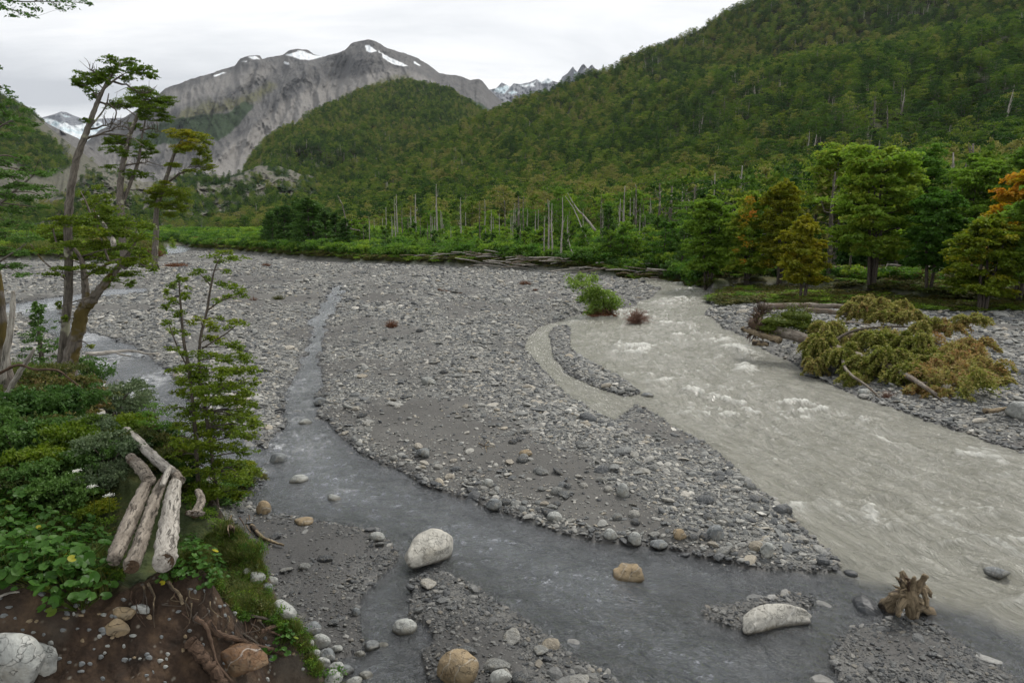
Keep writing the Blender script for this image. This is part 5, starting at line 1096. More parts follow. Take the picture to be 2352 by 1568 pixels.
def droop(lf, tw, c, R_, H, n, rng, ls, tint):
    """sprays that arch outwards from c and hang down, like a weeping fern"""
    for i in range(n):
        th = rng.uniform(0, 6.28); L = R_ * rng.uniform(.45, 1.05); dirh = np.array([math.cos(th), math.sin(th) * .7, 0]); up0 = H * rng.uniform(.1, .55)
        k = int(42 * L / R_) + 12; s = np.linspace(.1, 1, k); P = c + s[:, None] * dirh * L; P[:, 2] += up0 * np.sin(s * 2.2) - H * .8 * np.maximum(0, s - .35) ** 1.5 + rng.normal(0, .1) * H
        side = np.array([-dirh[1], dirh[0], 0]) * .10
        for sg in (-1, 0, 1):
            Q = P + sg * side * (1.1 - s)[:, None] + rng.normal(0, .03, P.shape); Q[:, 2] -= abs(sg) * .05; leaves(lf, Q, ls, rng, .35, tint + rng.normal(0, .10), .6, np.repeat((dirh + [0, 0, -.3])[None], k, 0))
        if i % 3 == 0: tube(tw, [P[0], P[k // 2], P[-1]], [.025, .015, .004], 3, 6, cap=False, seed=i)
lf = MB(); tw = MB(); lb = MB(); r7 = np.random.default_rng(8)
for (u, v, Y, R_, H, t_, n) in [(1880,800,30,1.0,.9,.35,38),(1930,830,29,1.1,.95,.35,42),(1985,850,28,1.1,.9,.30,40),(1900,765,31.5,.9,.7,.45,26),(2040,835,27.5,1.2,.9,.30,42),(2010,790,29.5,1.1,.8,.30,36),(2080,870,26.5,1.1,.9,.35,36),(2100,800,28,1.1,.8,.32,34),(1870,850,29,.7,.7,.50,18),(2130,840,27,1.0,.8,.35,30),(2130,760,30,1.0,.7,.45,22),(1960,880,27.2,.7,.6,.4,18)]:
    droop(lf, tw, B3(u, v, Y) - O + [0, 0, .15], R_, H * 1.15, int(n * 1.7), r7, .12, t_)
for (u, v, Y, R_, H, t_, n) in [(2170,870,26,1.1,.8,.62,34),(2220,880,25.5,1.1,.8,.65,34),(2270,860,26,1.0,.8,.66,26),(2200,820,27.5,1.1,.8,.60,28),(2240,800,28,1.0,.7,.7,20),(2180,760,30,1.0,.6,.72,22),(2160,915,24.5,.8,.6,.7,22),(2290,890,25,.6,.5,.6,14),(2230,740,30,.9,.6,.5,16),(2110,905,25,.6,.5,.75,14)]:
    droop(lb, tw, B3(u, v, Y) - O + [0, 0, .1], R_ * 1.1, H * 1.1, int(n * 1.7), r7, .11, t_)
r8 = np.random.default_rng(18)
for k in range(85):
    f = r8.random(); u = 1850 + 410 * f + r8.normal(0, 12); v = ip([(1850,800),(2000,815),(2150,835),(2270,855)], u) + r8.uniform(-50, 50); Y = ip([(1850,31),(2050,28.5),(2270,26.5)], u) - (v - 820) * .045
    spray_clump(lf if f < .62 + r8.normal(0, .12) else lb, B3(u, v, Y) - O + [0, 0, r8.uniform(0, .45)], (r8.uniform(.35, .6),) * 2 + (.34,), .10, r8, 480, 3, r8.uniform(.15, .6) + .25 * (f > .6), droop=.6, up=.3)
lf.build("foliage", F_OLIVE, e, smooth=False); lb.build("withered_foliage", F_OLIVE, e, smooth=False)['label'] = "browner withered foliage at the crown's tip"; tw.build("twigs", B_TWIG, e)
O2 = B3(1990, 735, 36); e2 = empty("felled_tree", tuple(O2), "rounded pale green crown of a second felled tree behind the uprooted one", "fallen tree"); lf = MB(); tw = MB()
for (u, v, Y, R_, H) in [(1970,722,36,1.1,.9),(2010,715,36,1.2,1.0),(2040,725,35.5,1.0,.8),(1990,705,36.5,.9,.8),(2025,735,35,1.0,.7),(2090,735,34.5,1.0,.6),(2070,710,36,.7,.6)]: droop(lf, tw, B3(u, v, Y) - O2 + [0, 0, .15], R_, H * 1.1, 60, r7, .13, .5)
lf.build("foliage", F_OLIVE, e2, smooth=False); tw.build("twigs", B_TWIG, e2)
def free_log(pts, r, mat, lab, cat="log", name="fallen_log"):
    O_ = B3(*pts[0]); mb = MB(); tube(mb, [B3(*p) - O_ for p in pts], r, 8, 16, .1, int(pts[0][0]), .4, wob=.08); o = mb.build(name, mat); o.location = O_; return tag(o, lab, cat)
free_log([(1706,754,34.2),(1745,768,33),(1792,782,32)], [.12, .15, .17], B_TAN, "pale broken log sticking out over the water beside the root plate")
free_log([(1745,704,38),(1850,702,38),(1938,703,38)], [.2, .17, .12], B_LOG, "long grey log behind the mossy root plate")
free_log([(1850,712,37),(1900,715,36.5),(1945,722,36)], [.16, .14, .1], B_LOG, "shorter brown log just in front of the long grey one")
free_log([(1905,762,33),(1960,772,32.5),(2010,790,32)], [.16, .14, .1], B_TAN, "peeled log lying between the two fallen crowns")
free_log([(1728,786,32.5),(1765,790,32.2)], [.14, .10], B_TAN, "short split log at the water edge below the root plate")
rt = brush(1750, 725, 50, 34, "second brown root plate behind the mossy one", B_BROWN, 9, 110, "root_plate", (.1, 0)); rt.location = B3(1750, 728, 38)
free_log([(1610,650,76),(1680,650,75),(1760,652,74)], [.3, .3, .22], B_DARK, "dark trunk lying under the autumn beeches at the river bank")
# low ground cover on the right bank
n = 1500; rs = np.random.default_rng(12); uu = rs.uniform(1640, 2380, n); vv = np.where(rs.random(n) < .35, -14 + rs.normal(0, 5, n), 0) + ip([(1680,672),(1780,684),(2000,694),(2330,706)], uu) + rs.normal(0, 1, n) * ip([(1680,4),(1800,6),(2000,6),(2330,4)], uu)
g = gnd(uu, vv, .8); z, a = field(g[:, 0], g[:, 1], False); kk_ = a['s'] > .6; g = g[kk_]; z = z[kk_]; n = len(z); s = rs.uniform(.25, .7, n)
scatter("ground_cover", np.column_stack([g[:, 0], g[:, 1], z]), np.column_stack([0 * s, 0 * s, s * 19]), np.column_stack([s * 1.4, s * 1.4, s * .5]), np.where(rs.random(n) < .8, 3, 1), BC)
# ---------------------------------------------------------------- trees of the left bank
def left_tree(name, lab, Y, stems, clumps, fm, bm_, ls, base=None, seed=0, dens=1.3, depth=.5, cat="tree", trunk_parts=True, ws=.57, dead=None, more=None, cs=1.0):
    """stems: lists of (u, v, width px, dY); clumps: (u, v, ru, rv[, tint])"""
    stems = [[(u, v, w_ * ws, dy) for u, v, w_, dy in q] for q in stems]; ls = ls * .68; dens = dens * 4.2
    rng = np.random.default_rng(seed); s0 = stems[0][0]; O = atY(s0[0], s0[1], Y + s0[3]); e = empty(name, tuple(O), lab, cat); pts = []
    tk = MB()
    for i, st_ in enumerate(stems):
        P = [atY(u, v, Y + dy) - O for u, v, w_, dy in st_]; r = [w_ * (Y + dy) / 1568 / 2 for u, v, w_, dy in st_]
        if i == 0 or (st_[0][:2] == s0[:2]): P = [P[0] - np.array([0, 0, .4])] + P; r = [r[0] * 1.15] + r
        tube(tk, P, r, 10 if st_[0][2] > 12 else 6, 8 * len(P), .08, seed + i, rng.uniform(.2, .6), wob=.05)
        pts.append(spline(np.column_stack([P, r]), 30))
    allp = np.concatenate(pts)
    lf = MB(); br = MB()
    for k in range(more[0] if more else 0):
        _, ua, ub, va, vb, ra_ = more; clumps = clumps + [(rng.uniform(ua, ub), rng.uniform(va, vb), ra_, ra_ * .38)]
    for c in clumps:
        u, v, ru, rv = c[:4]; ru, rv = ru * cs, rv * cs; tint = c[4] if len(c) > 4 else rng.uniform(.3, .65)
        dy = rng.uniform(-1, 1) * depth; C = atY(u, v, Y + dy) - O; k = (Y + dy) / 1568
        # bough from the nearest lower point of a stem
        dd = np.linalg.norm(allp[:, :3] - C, axis=1) + np.where(allp[:, 2] > C[2] + .02 * Y * .3, 2.5, 0); j = int(np.argmin(dd)); A = allp[j, :3]; ra = allp[j, 3]
        mid = (A + C) / 2 + np.array([0, 0, .06 * np.linalg.norm(C - A)]) + rng.normal(0, .04, 3) * np.linalg.norm(C - A)
        rb = min(ra * .55, .012 * np.linalg.norm(C - A) + .25 * ls)
        tube(br, [A, mid, C - [0, 0, rv * k * .4]], [rb, rb * .7, rb * .35], 5, 9, cap=False, seed=j, tint=.4, wob=.12)
        for m_ in range(4):
            th = rng.uniform(0, 6.28); E = C + np.array([math.cos(th) * ru, math.sin(th) * ru * .7, rng.uniform(-.2, .5) * rv]) * k * .8
            tube(br, [C - [0, 0, rv * k * .4], (C + E) / 2, E], [rb * .35, rb * .25, rb * .1], 4, 6, cap=False, seed=m_, wob=.2)
        spray_clump(lf, C, (ru * k, ru * k * .8, rv * k * 1.15), ls, rng, None, 3, tint, dens, droop=.08, up=.35, twig=br if ru * k > .25 else None)
    for d_ in dead or []:
        P = [atY(u, v, Y + .1) - O for u, v in d_]; tube(br, P, np.linspace(2.6, .5, len(P)) * Y / 1568, 4, 10, cap=False, seed=len(P), wob=.4)
        for k in range(16):
            i_ = rng.uniform(.35, 1); a = spline(P, 20)[int(i_ * 19)]; b_ = a + rng.normal(0, 1, 3) * [14, 10, 12] * Y / 1568 + [0, 0, 8 * Y / 1568]; tube(br, [a, (a + b_) / 2 + rng.normal(0, .03, 3), b_], [.9 * Y / 1568, .6 * Y / 1568, .3 * Y / 1568], 3, 5, cap=False, seed=k, wob=.3)
    tk.build("trunk", bm_, e); br.build("branches", B_TWIG, e); lf.build("foliage", fm, e, smooth=False); return e

p0 = hit(150, 872); YT = float(p0[1])
left_tree("wind_bent_beech", "tall leaning tree with lichened bark and a flat topped crown high on the left", YT + .3,
 [[(140,882,46,0),(150,760,34,0),(158,640,30,0),(156,520,30,0),(162,440,28,0),(178,360,26,0),(200,300,22,0),(222,240,17,0),(238,205,13,0),(258,170,9,0),(275,150,5,0)],
  [(200,300,8,0),(240,250,6,0),(250,215,4,0)], [(238,205,8,0),(262,185,7,0),(285,170,4,0)], [(188,325,9,.2),(225,310,7,.2),(290,312,5,.3),(330,335,3,.3)]],
 [(262,138,24,9,.75),(288,142,26,9,.5),(305,162,20,9,.5),(328,160,28,12,.55),(345,172,18,9,.5),(240,172,22,10,.5),(222,176,24,6,.5),(200,180,38,16,.6),(180,190,18,12,.6),(232,186,20,8,.45),(262,160,24,9,.4),(215,220,14,7,.35),(235,165,12,8,.5),(290,180,18,7,.55),(260,236,9,5,.4),(198,276,12,5,.5),(205,206,14,5,.4)],
 F_YELLOWGREEN, B_GREY, .085, seed=3, dens=1.5, depth=.7, dead=[[(225,235),(250,240),(268,262),(250,300)], [(200,300),(235,290),(262,285),(285,300)], [(262,190),(290,195),(318,212),(340,215)], [(236,178),(215,165),(205,160)], [(190,320),(240,305),(280,290),(305,305)]])
B2 = float(gnd(355, 602, 1.0)[1])
left_tree("wind_bent_beech", "second flag crowned tree between the tall leaning one and the short one", B2 * .62,
 [[(285,600,30,0),(280,520,28,0),(276,440,26,0),(282,380,22,0),(298,310,16,0),(318,260,12,0),(330,230,8,0)], [(280,470,16,.5),(300,420,14,.5),(318,370,11,.5),(325,320,8,.5),(335,270,5,.4)], [(282,390,12,-.3),(292,330,9,-.3),(300,300,5,-.3)]],
 [(325,212,42,14,.6),(358,222,34,13,.5),(385,232,22,12,.5),(300,232,42,13,.6),(265,240,30,9,.55),(340,245,36,13,.5),(365,258,26,10,.45),(375,272,24,8,.5),(328,268,20,9,.4),(350,240,30,10,.7),(310,290,20,8,.35),(245,322,22,10,.6),(268,318,26,10,.6),(290,325,22,8,.5),(262,342,26,9,.4),(330,330,24,10,.5),(348,345,18,9,.5),(325,355,24,9,.4),(285,352,20,7,.4),(252,382,22,5,.4),(305,395,30,7,.55),(330,402,18,7,.5),(300,408,14,6,.5),(352,312,14,6,.4)],
 F_YELLOWGREEN, B_GREY, .19, seed=4, dens=1.5, depth=1.5, dead=[[(285,380),(315,375),(345,372)], [(320,300),(350,295),(372,305)]])
left_tree("wind_bent_beech", "shorter flag crowned tree with a dark lower bough right of the second one", B2 * .66,
 [[(355,604,26,0),(358,540,22,0),(360,480,19,0),(375,430,17,0),(388,390,14,0),(402,350,11,0),(418,320,7,0)], [(378,425,7,.3),(400,410,5,.3),(432,385,3,.3)]],
 [(400,308,22,9,.75),(425,304,26,9,.8),(450,310,28,10,.7),(470,322,16,12,.5),(440,330,30,12,.75),(465,345,20,12,.45),(478,362,12,9,.4),(420,338,30,9,.8),(410,345,18,7,.5),(455,370,26,7,.4),(485,382,10,6,.4),(400,378,24,6,.5),(440,392,18,4,.4),(475,385,16,7,.4),(368,432,30,9,.45),(395,440,38,12,.35),(415,455,24,14,.3),(352,462,20,12,.25),(385,470,34,12,.25),(418,478,20,10,.3),(360,445,24,10,.3),(390,492,22,7,.3),(345,440,16,6,.6),(382,418,18,4,.6)],
 F_YELLOWGREEN, B_GREY, .19, seed=5, dens=1.7, depth=1.3, dead=[[(378,425),(410,400),(440,390),(460,380)]])
left_tree("spreading_beech", "thick mossy forked trunk with spreading yellow green boughs on the left bank", YT,
 [[(155,885,62,0),(162,830,58,0),(176,770,54,0),(190,715,50,0),(202,690,44,0)], [(200,700,36,0),(195,650,26,.2),(188,600,18,.3),(170,570,12,.3)], [(203,700,40,0),(230,665,32,-.2),(262,625,24,-.3),(290,590,16,-.4),(310,560,8,-.4)], [(190,640,12,0),(240,610,9,-.3),(300,590,6,-.5),(340,600,4,-.5)], [(150,640,9,.1),(100,600,6,.1),(70,560,4,.1)], [(250,600,9,-.3),(230,540,7,-.3),(215,480,4,-.3)], [(130,560,8,.1),(120,520,5,.1)], [(215,520,9,.2),(200,470,7,.2),(185,440,4,.2)]],
 [(140,505,34,12),(165,520,40,12),(195,505,38,12),(225,500,42,14),(255,510,42,12),(285,508,38,12),(320,515,32,9),(345,520,16,8),(110,525,34,10),(130,545,40,9),(180,535,40,10),(215,530,38,11,.85),(250,535,44,12),(290,535,40,10),(325,545,30,9),(210,470,28,11),(235,455,24,10),(250,480,30,10),(195,445,18,8),(225,430,14,6),(240,560,40,9),(200,560,40,9),(160,560,34,8),(280,565,40,9),(320,575,30,9),(100,575,22,6),(180,590,36,8),(220,585,40,9),(260,595,44,10),(300,600,40,10),(335,605,28,9),(350,618,16,6),(240,620,38,7),(290,628,34,7),(200,612,30,6),(120,628,24,4,.3),(145,615,30,4,.3),(260,640,20,6,.3),(300,650,16,9,.3),(245,655,14,5,.3),(330,590,22,7),(135,700,10,10,.5),(150,730,10,8,.4),(208,795,10,5,.9)],
 F_YELLOWGREEN, B_MOSS, .085, seed=6, dens=1.35, depth=1.2)
bare("dead_tree", [(262,560),(240,520),(218,488),(205,465)], YT - 1.0, 13, "pale dead bough standing up through the spreading beech", B_PALE, "branch", seed=9)
# tree at the left edge, its trunk just outside the picture
YL = 12.5
left_tree("edge_beech", "dark green beech reaching in from the left edge", YL,
 [[(-60,1000,50,0),(-70,700,44,0),(-60,400,34,0),(-30,200,22,0),(-10,100,12,0)], [(-62,520,14,0),(20,450,10,0),(80,400,5,0)], [(-62,640,14,0),(0,600,9,0),(60,560,4,0)], [(-40,330,10,0),(10,285,7,0),(50,275,3,0)]],
 [(10,370,34,9,.3),(45,362,26,7,.3),(20,400,44,10,.35),(65,392,34,8,.35),(100,398,26,6,.3),(125,392,14,4,.35),(40,425,44,9,.3),(85,430,36,8,.3),(10,445,38,10,.3),(55,455,36,7,.3),(100,450,20,6,.3),(15,480,34,8,.3),(50,485,22,6,.3),(90,475,22,5,.3),(20,510,36,8,.5),(55,520,30,7,.4),(10,540,34,9,.4),(45,550,30,7,.35),(80,545,20,6,.3),(15,575,34,9,.4),(50,580,26,7,.3),(20,610,38,6,.3),(55,630,26,4,.25),(25,470,12,5,.9),
  (10,285,30,6,.3),(45,275,26,5,.3),(15,262,26,7,.3),(50,295,26,5,.3),(85,285,16,4,.3),(10,310,30,5,.3),(25,235,14,6,.25),(60,252,18,4,.25),(20,210,10,5,.25),(2,245,14,8,.3),(2,200,14,4,.2),(30,222,12,3,.2),(0,156,8,3,.2)],
 F_DARK, B_GREY, .065, seed=7, dens=1.1, depth=1.3)
left_tree("overhanging_bough", "dark leafy bough hanging into the top left corner", 7.0,
 [[(-160,-60,14,0),(-60,-20,9,0),(20,2,5,0),(110,4,3,0),(180,6,2,0)], [(-60,-20,7,0),(0,14,4,0),(60,30,2,0),(85,38,1,0)]],
 [(0,6,22,7,.1),(30,2,22,6,.1),(15,20,22,5,.1),(45,28,20,5,.1),(70,36,16,4,.1),(60,12,22,5,.1),(95,0,22,6,.1),(125,8,18,6,.1),(150,0,20,6,.1),(165,14,14,5,.1),(140,20,10,4,.1),(190,2,14,4,.1),(205,8,8,3,.1),(85,20,16,4,.1),(30,36,14,3,.1),(120,-8,30,6,.1)],
 F_DARK, B_DARK, .040, seed=8, dens=.28, depth=.35, cat="branch")
# small gnarled trunk at the left edge and the two bleached stubs
def trunk_only(name, lab, pts, Y, mat, seed=0, cat="tree"):
    P = [atY(u, v, Y) for u, v, _ in pts]; r = [w_ * Y / 1568 / 2 for *_, w_ in pts]; mb = MB(); tube(mb, [p - P[0] for p in P], r, 9, 24, .12, seed, .4, wob=.08); o = mb.build(name, mat); o.location = P[0]; return tag(o, lab, cat)
YS = float(hit(40, 935)[1])
trunk_only("old_tree", "thick lichened trunk at the very left edge", [(36,960,36),(22,880,28),(8,800,20),(6,720,16),(-4,640,14),(-30,520,10)], YS + .1, B_MOSS, 4)
trunk_only("snag", "bleached snag with a broken tip standing at the left edge", [(4,880,16),(16,800,15),(28,730,12),(30,690,10),(30,668,7)], YS - .6, B_PALE, 5, "dead tree")
trunk_only("snag", "short bleached snag leaning right with a split tip", [(8,925,12),(30,880,12),(55,840,11),(80,800,7)], YS - 1.0, B_PALE, 6, "dead tree")
trunk_only("dead_branch", "thin bare branch arching over the shrubs by the left edge", [(-10,862,7),(40,838,6),(80,848,6),(130,850,5),(160,870,4),(190,892,3)], YS - 1.4, B_BROWN, 7, "branch")

# the slender double stemmed sapling on the bank edge
pS = hit(455, 1140); YSP = float(pS[1])
left_tree("beech_sapling", "slender two stemmed young beech at the edge of the left bank", YSP,
 [[(457,1150,12,0),(452,1060,11,0),(446,960,10,0),(434,850,9,0),(422,780,8,0),(415,700,6,0),(411,640,3,0)], [(500,1165,11,.1),(488,1060,10,.1),(472,940,9,.1),(458,850,8,.1),(460,780,8,.1),(475,714,7,.1),(484,660,6,.1),(494,616,4,.1),(510,585,3,.1)], [(434,850,5,0),(405,790,4,0),(385,735,2,0)], [(475,714,5,.1),(510,690,4,.1),(550,680,2,.1)], [(465,800,5,.1),(520,765,4,.1),(550,740,2,.1)], [(446,960,5,0),(500,900,4,0),(560,880,2,0)], [(484,655,4,.1),(460,630,2,.1)]],
 [(490,588,18,5),(515,578,22,6,.6),(540,592,26,5),(505,600,16,4),(460,622,14,6),(445,628,12,4),(478,640,12,6),(520,622,14,5),(510,650,18,6),(535,658,22,6),(552,668,20,7),(560,680,12,4),(525,680,20,5),(500,690,12,5),(412,640,10,8),(395,655,14,8),(382,668,10,6),(425,640,12,4),(398,690,18,9),(378,705,12,8),(425,680,12,9),(430,660,10,4),(412,720,16,9),(440,740,12,6,.95),(452,732,12,6,1.0),(385,740,14,7),(400,760,18,8),(425,765,12,6),(478,740,14,9,.95),(490,752,16,8,.7),(505,730,12,5),(540,738,24,6,.9),(560,742,14,5,.6),(520,752,12,4,.6),(500,780,22,9,.9),(480,775,16,7,.8),(530,790,22,8,.4),(550,798,16,7,.4),(395,800,16,6),(420,810,16,6),(455,812,26,8),(490,815,26,8),(520,825,24,8),(440,840,26,8),(475,845,30,9),(510,850,30,9),(545,850,22,7),(400,850,18,6),(420,870,24,8,.6),(460,875,30,9),(500,885,34,10),(540,885,30,10),(565,895,18,7),(410,900,22,8,.6),(440,905,26,8),(480,915,34,10),(520,920,36,10),(560,925,28,10),(585,930,12,6),(400,935,22,6),(430,945,28,9),(470,950,34,10),(510,955,36,10),(550,960,34,10),(580,965,18,8,.6),(410,975,26,8),(450,980,34,10),(490,985,36,10),(535,990,36,10),(570,1000,22,9,.6),(400,1005,22,7),(430,1015,30,9),(475,1020,36,10),(520,1025,38,11),(560,1035,28,9),(410,1045,30,9),(450,1050,36,10),(500,1060,40,11),(545,1065,32,10),(575,1075,16,8),(430,1080,34,10),(480,1090,40,11),(530,1095,36,10),(565,1105,18,8),(460,1115,36,9),(515,1125,36,9),(550,1135,22,8)],
 F_YELLOWGREEN, B_TWIG, .046, seed=10, dens=1.2, depth=.45, ws=.85, more=(44, 400, 592, 800, 1140, 24), cs=1.08)
left_tree("beech_seedling", "small feathery seedling left of the two stemmed young beech", float(hit(372, 1040)[1]),
 [[(372,1045,6,0),(362,980,5,0),(352,935,3,0)]], [(350,930,22,6),(335,948,20,6),(370,948,22,6),(345,968,26,7),(378,975,26,7),(340,990,24,6),(372,1000,28,7),(350,1015,30,7),(385,1020,26,7)], F_FRESH, B_TWIG, .035, seed=12, dens=.8, depth=.3)

# ---------------------------------------------------------------- shrubs and herbs of the left bank
def bush_kind(name, R_, H, seed, n, ls, fm, cat="shrub"):
    def mk():
        a, b = bush_mesh("b", R_, H, seed, n, ls, fm); e = empty(name, (0, 0, 0), None, cat); a.build("stems", B_TWIG, e); b.build("foliage", fm, e, smooth=False); return e
    return Kind(mk)
SHR = {'beech': [bush_kind("shrub", .42, .5, 1200 + i, 5200, .036, [F_DARK, F_YELLOWGREEN, F_GROUND][i]) for i in range(3)],
       'grey': [bush_kind("shrub", .42, .42, 1210, 5200, .032, F_GREY)], 'dark': [bush_kind("shrub", .45, .6, 1211, 3000, .04, F_DARK)], 'heath': [bush_kind("shrub", .42, .35, 1212, 3000, .03, F_GROUND)]}
def cone_shrub():
    a, b = beech_mesh("y", 1.2, .5, 1230, 2600, .045, None, None, .05, 'cone', 0, drop=.05); return tree_thing("shrub", "shrub", a, b, B_DARK, F_DARK)
SHR['cone'] = [Kind(cone_shrub)]
rs = np.random.default_rng(31)
def shrub(kind, u, v, wpx, lab, grp=None, tall=1.0):
    """v is the foot"""
    p = hit(u, v); k = wpx * np.linalg.norm(p - [0, 0, CAMZ]) / 1568 / .9; K = SHR[kind]; o = place(K[rs.integers(len(K))].get(), p - [0, 0, .03], rs.uniform(0, 6.28), (k * 1.15, k * 1.15, k * tall * 1.5), lab)
    if grp: o['group'] = grp
    elif 'group' in o: del o['group']
    return o
shrub('cone', 100, 850, 80, "dark conical shrub left of the mossy forked trunk", None, .8)
shrub('heath', 95, 905, 130, "reddish brown shrub below the dark conical one")
shrub('dark', 215, 900, 70, "dark shrub just right of the base of the forked trunk", None, 1.3)
shrub('grey', 265, 965, 140, "grey green shrub beside the left side stream")
shrub('grey', 315, 950, 80, "smaller grey green shrub at the water side of the larger one")
shrub('beech', 180, 960, 120, "fresh green shrub under the forked trunk", None, 1.0)
shrub('grey', 250, 1075, 130, "feathery grey green shrub touching the far end of the log stack")
shrub('beech', 140, 990, 130, "green shrub left of the grey green one")
shrub('heath', 60, 960, 130, "brown green shrub at the foot of the left edge trunk")
for (u, v, w_, k, t_) in [(30,1010,140,'beech',1),(90,1030,130,'heath',1),(170,1040,130,'beech',1.1),(40,1070,140,'beech',.9),(110,1085,130,'beech',1),(190,1100,110,'beech',.9),(20,1130,130,'heath',.8),(240,1130,90,'grey',1.1),(90,1150,120,'beech',.9),(160,1160,110,'beech',.8),(225,1180,80,'beech',.8),(0,1040,120,'beech',1),(210,1010,90,'grey',1),(330,1045,90,'beech',1),(300,1000,100,'beech',1),(380,1085,80,'beech',1),(420,1110,90,'beech',1),(540,1130,90,'beech',1.0),(575,1120,60,'beech',.9),(470,1150,80,'beech',.9),(520,1160,80,'beech',.8),(415,1060,90,'beech',1.1),(560,1090,60,'beech',1.2),(380,1040,80,'dark',1)]:
    shrub(k, u, v, w_, {'beech': "small leaved green shrub in the dense growth of the left bank", 'heath': "brownish low shrub in the dense growth of the left bank", 'grey': "grey leaved shrub in the dense growth of the left bank", 'dark': "dark leaved shrub in the dense growth of the left bank"}[k], {'beech': "green shrubs of the left bank", 'heath': "brownish shrubs of the left bank", 'grey': "grey leaved shrubs of the left bank", 'dark': None}[k], t_)
# broad round leaved plants
F_BROAD = foliage_mat("round_leaves", [(0.0, (.03, .085, .012)), (.5, (.055, .135, .02)), (.9, (.09, .185, .035)), (1.0, (.40, .36, .03))], .4, .15)
def broad_kind(seed):
    def mk():
        rng = np.random.default_rng(seed); e = empty("broadleaf_plant", (0, 0, 0), None, "plant"); lf = MB(); stm = MB()
        for i in range(46):
            th = rng.uniform(0, 6.28); r = .30 * rng.random() ** .55; h = .10 + .24 * rng.random() * (1.15 - r / .3 * .6); c = np.array([math.cos(th) * r, math.sin(th) * r, h]); R_ = rng.uniform(.026, .052)
            nrm = np.array([math.cos(th) * r * 1.6, math.sin(th) * r * 1.6, .75]) + rng.normal(0, .22, 3); nrm /= np.linalg.norm(nrm); a = np.cross(nrm, [.3, .9, .2]); a /= np.linalg.norm(a); b_ = np.cross(nrm, a)
            q = np.linspace(0, 2 * math.pi, 11)[:-1] + .35; rr_ = R_ * (1 + .08 * np.sin(q * 5 + rng.uniform(0, 6))); rr_[-1] *= .45
            V = np.vstack([c - nrm * R_ * .25, c + rr_[:, None] * (np.cos(q)[:, None] * a + np.sin(q)[:, None] * b_)]); F = [[0, 1 + k, 1 + (k + 1) % 10] for k in range(10)]
            lf.add(V, None, F, 1.0 if rng.random() < .03 else rng.uniform(.1, .8)); tube(stm, [[c[0] * .2, c[1] * .2, 0], [c[0] * .7, c[1] * .7, h * .7], c - nrm * R_ * .2], [.004, .0035, .003], 3, 5, cap=False, seed=i)
        stm.build("stems", F_GRASS, e); lf.build("leaves", F_BROAD, e, smooth=False); return e
    return Kind(mk)
BRD = [broad_kind(1300 + i) for i in range(3)]
for (u, v) in [(20,1215),(70,1200),(120,1215),(165,1235),(30,1255),(85,1250),(140,1265),(190,1275),(15,1300),(60,1295),(110,1305),(160,1312),(205,1320),(90,1335),(130,1330),(40,1330),(0,1340),(60,1165),(10,1175),(185,1385),(220,1250),(420,1250),(425,1290),(440,1320),(450,1300),(400,1330),(480,1340),(440,1275),(640,1500),(650,1475),(470,1310),(500,1335),(165,1360),(-20,1270),(-20,1220)]:
    p = hit(u, v); o = place(BRD[rs.integers(3)].get(), p - [0, 0, .04], rs.uniform(0, 6.28), rs.uniform(.75, 1.15) * (.65 if u > 210 else 1.0), "round leaved green plant in the lush patch left of the log stack" if u < 230 else "small round leaved plant on the grassy lip right of the log stack"); o['group'] = "round leaved plants left of the log stack" if u < 230 else "round leaved plants right of the log stack"
# grass tufts
def grass_mesh(seed, n=130, H=.28, R_=.10):
    rng = np.random.default_rng(seed); mb = MB()
    for i in range(n):
        th = rng.uniform(0, 6.28); b0 = np.array([rng.normal(0, R_ * .4), rng.normal(0, R_ * .4), 0]); L = H * rng.uniform(.5, 1.2); d_ = np.array([math.cos(th), math.sin(th), 0]); sd_ = np.array([-d_[1], d_[0], 0]) * .0035
        t_ = np.linspace(0, 1, 4)[:, None]; C = b0 + d_ * L * .55 * t_ ** 1.8 * rng.uniform(.3, 1.2) + np.array([0, 0, 1]) * L * (t_ - .25 * t_ ** 2.5); wd = (1 - t_ * .85)
        V = np.stack([C - sd_ * wd, C + sd_ * wd], 1).reshape(-1, 3); mb.add(V, [[0, 1, 3, 2], [2, 3, 5, 4], [4, 5, 7, 6]], None, rng.uniform(0, 1))
    return mb.mesh("grass_tuft", [F_GRASS], False)
herb = [merged("herb", *bush_mesh("b", .16, .16, 1250 + i, 420, .026, None), B_TWIG, [F_FRESH, F_GROUND, F_BEECH][i]) for i in range(3)]
GC = proto_coll("grasses", [grass_mesh(1400 + i) for i in range(4)] + herb)
rs = np.random.default_rng(3)
def patch(name, n, box, ok, smin, smax, herbp, seed):
    smin, smax = smin * .75, smax * .75
    rng = np.random.default_rng(seed); x = rng.uniform(box[0], box[1], n); y = rng.uniform(box[2], box[3], n); z, a = field(x, y, False); u, v = uv_of(x, y, z); k = ok(x, y, z, a, u, v)
    x, y, z = x[k], y[k], z[k]; m = len(x); s = rng.uniform(smin, smax, m) * (1 + .03 * np.sqrt(x * x + y * y)); idx = np.where(rng.random(m) < herbp, rng.integers(4, 7, m), rng.integers(0, 4, m))
    print(name, m); return scatter(name, np.column_stack([x, y, z - .01]), np.column_stack([rng.normal(0, .15, m), rng.normal(0, .15, m), rng.uniform(0, 6.28, m)]), np.column_stack([s, s, s]), idx, GC)
patch("grass_and_herbs", 30000, (-22, -1.2, 4.6, 30), lambda x, y, z, a, u, v: (a['b'] < -.06) & (u > -150) & ((rs.random(len(x)) < .8)) & ~((x > -5.3) & (x < -2.6) & (np.abs((x + 2.95) - (y - 5.5) * -.62) < .46) & (y < 9.2)) & (z > 1.2), .55, 1.15, .82, 1)
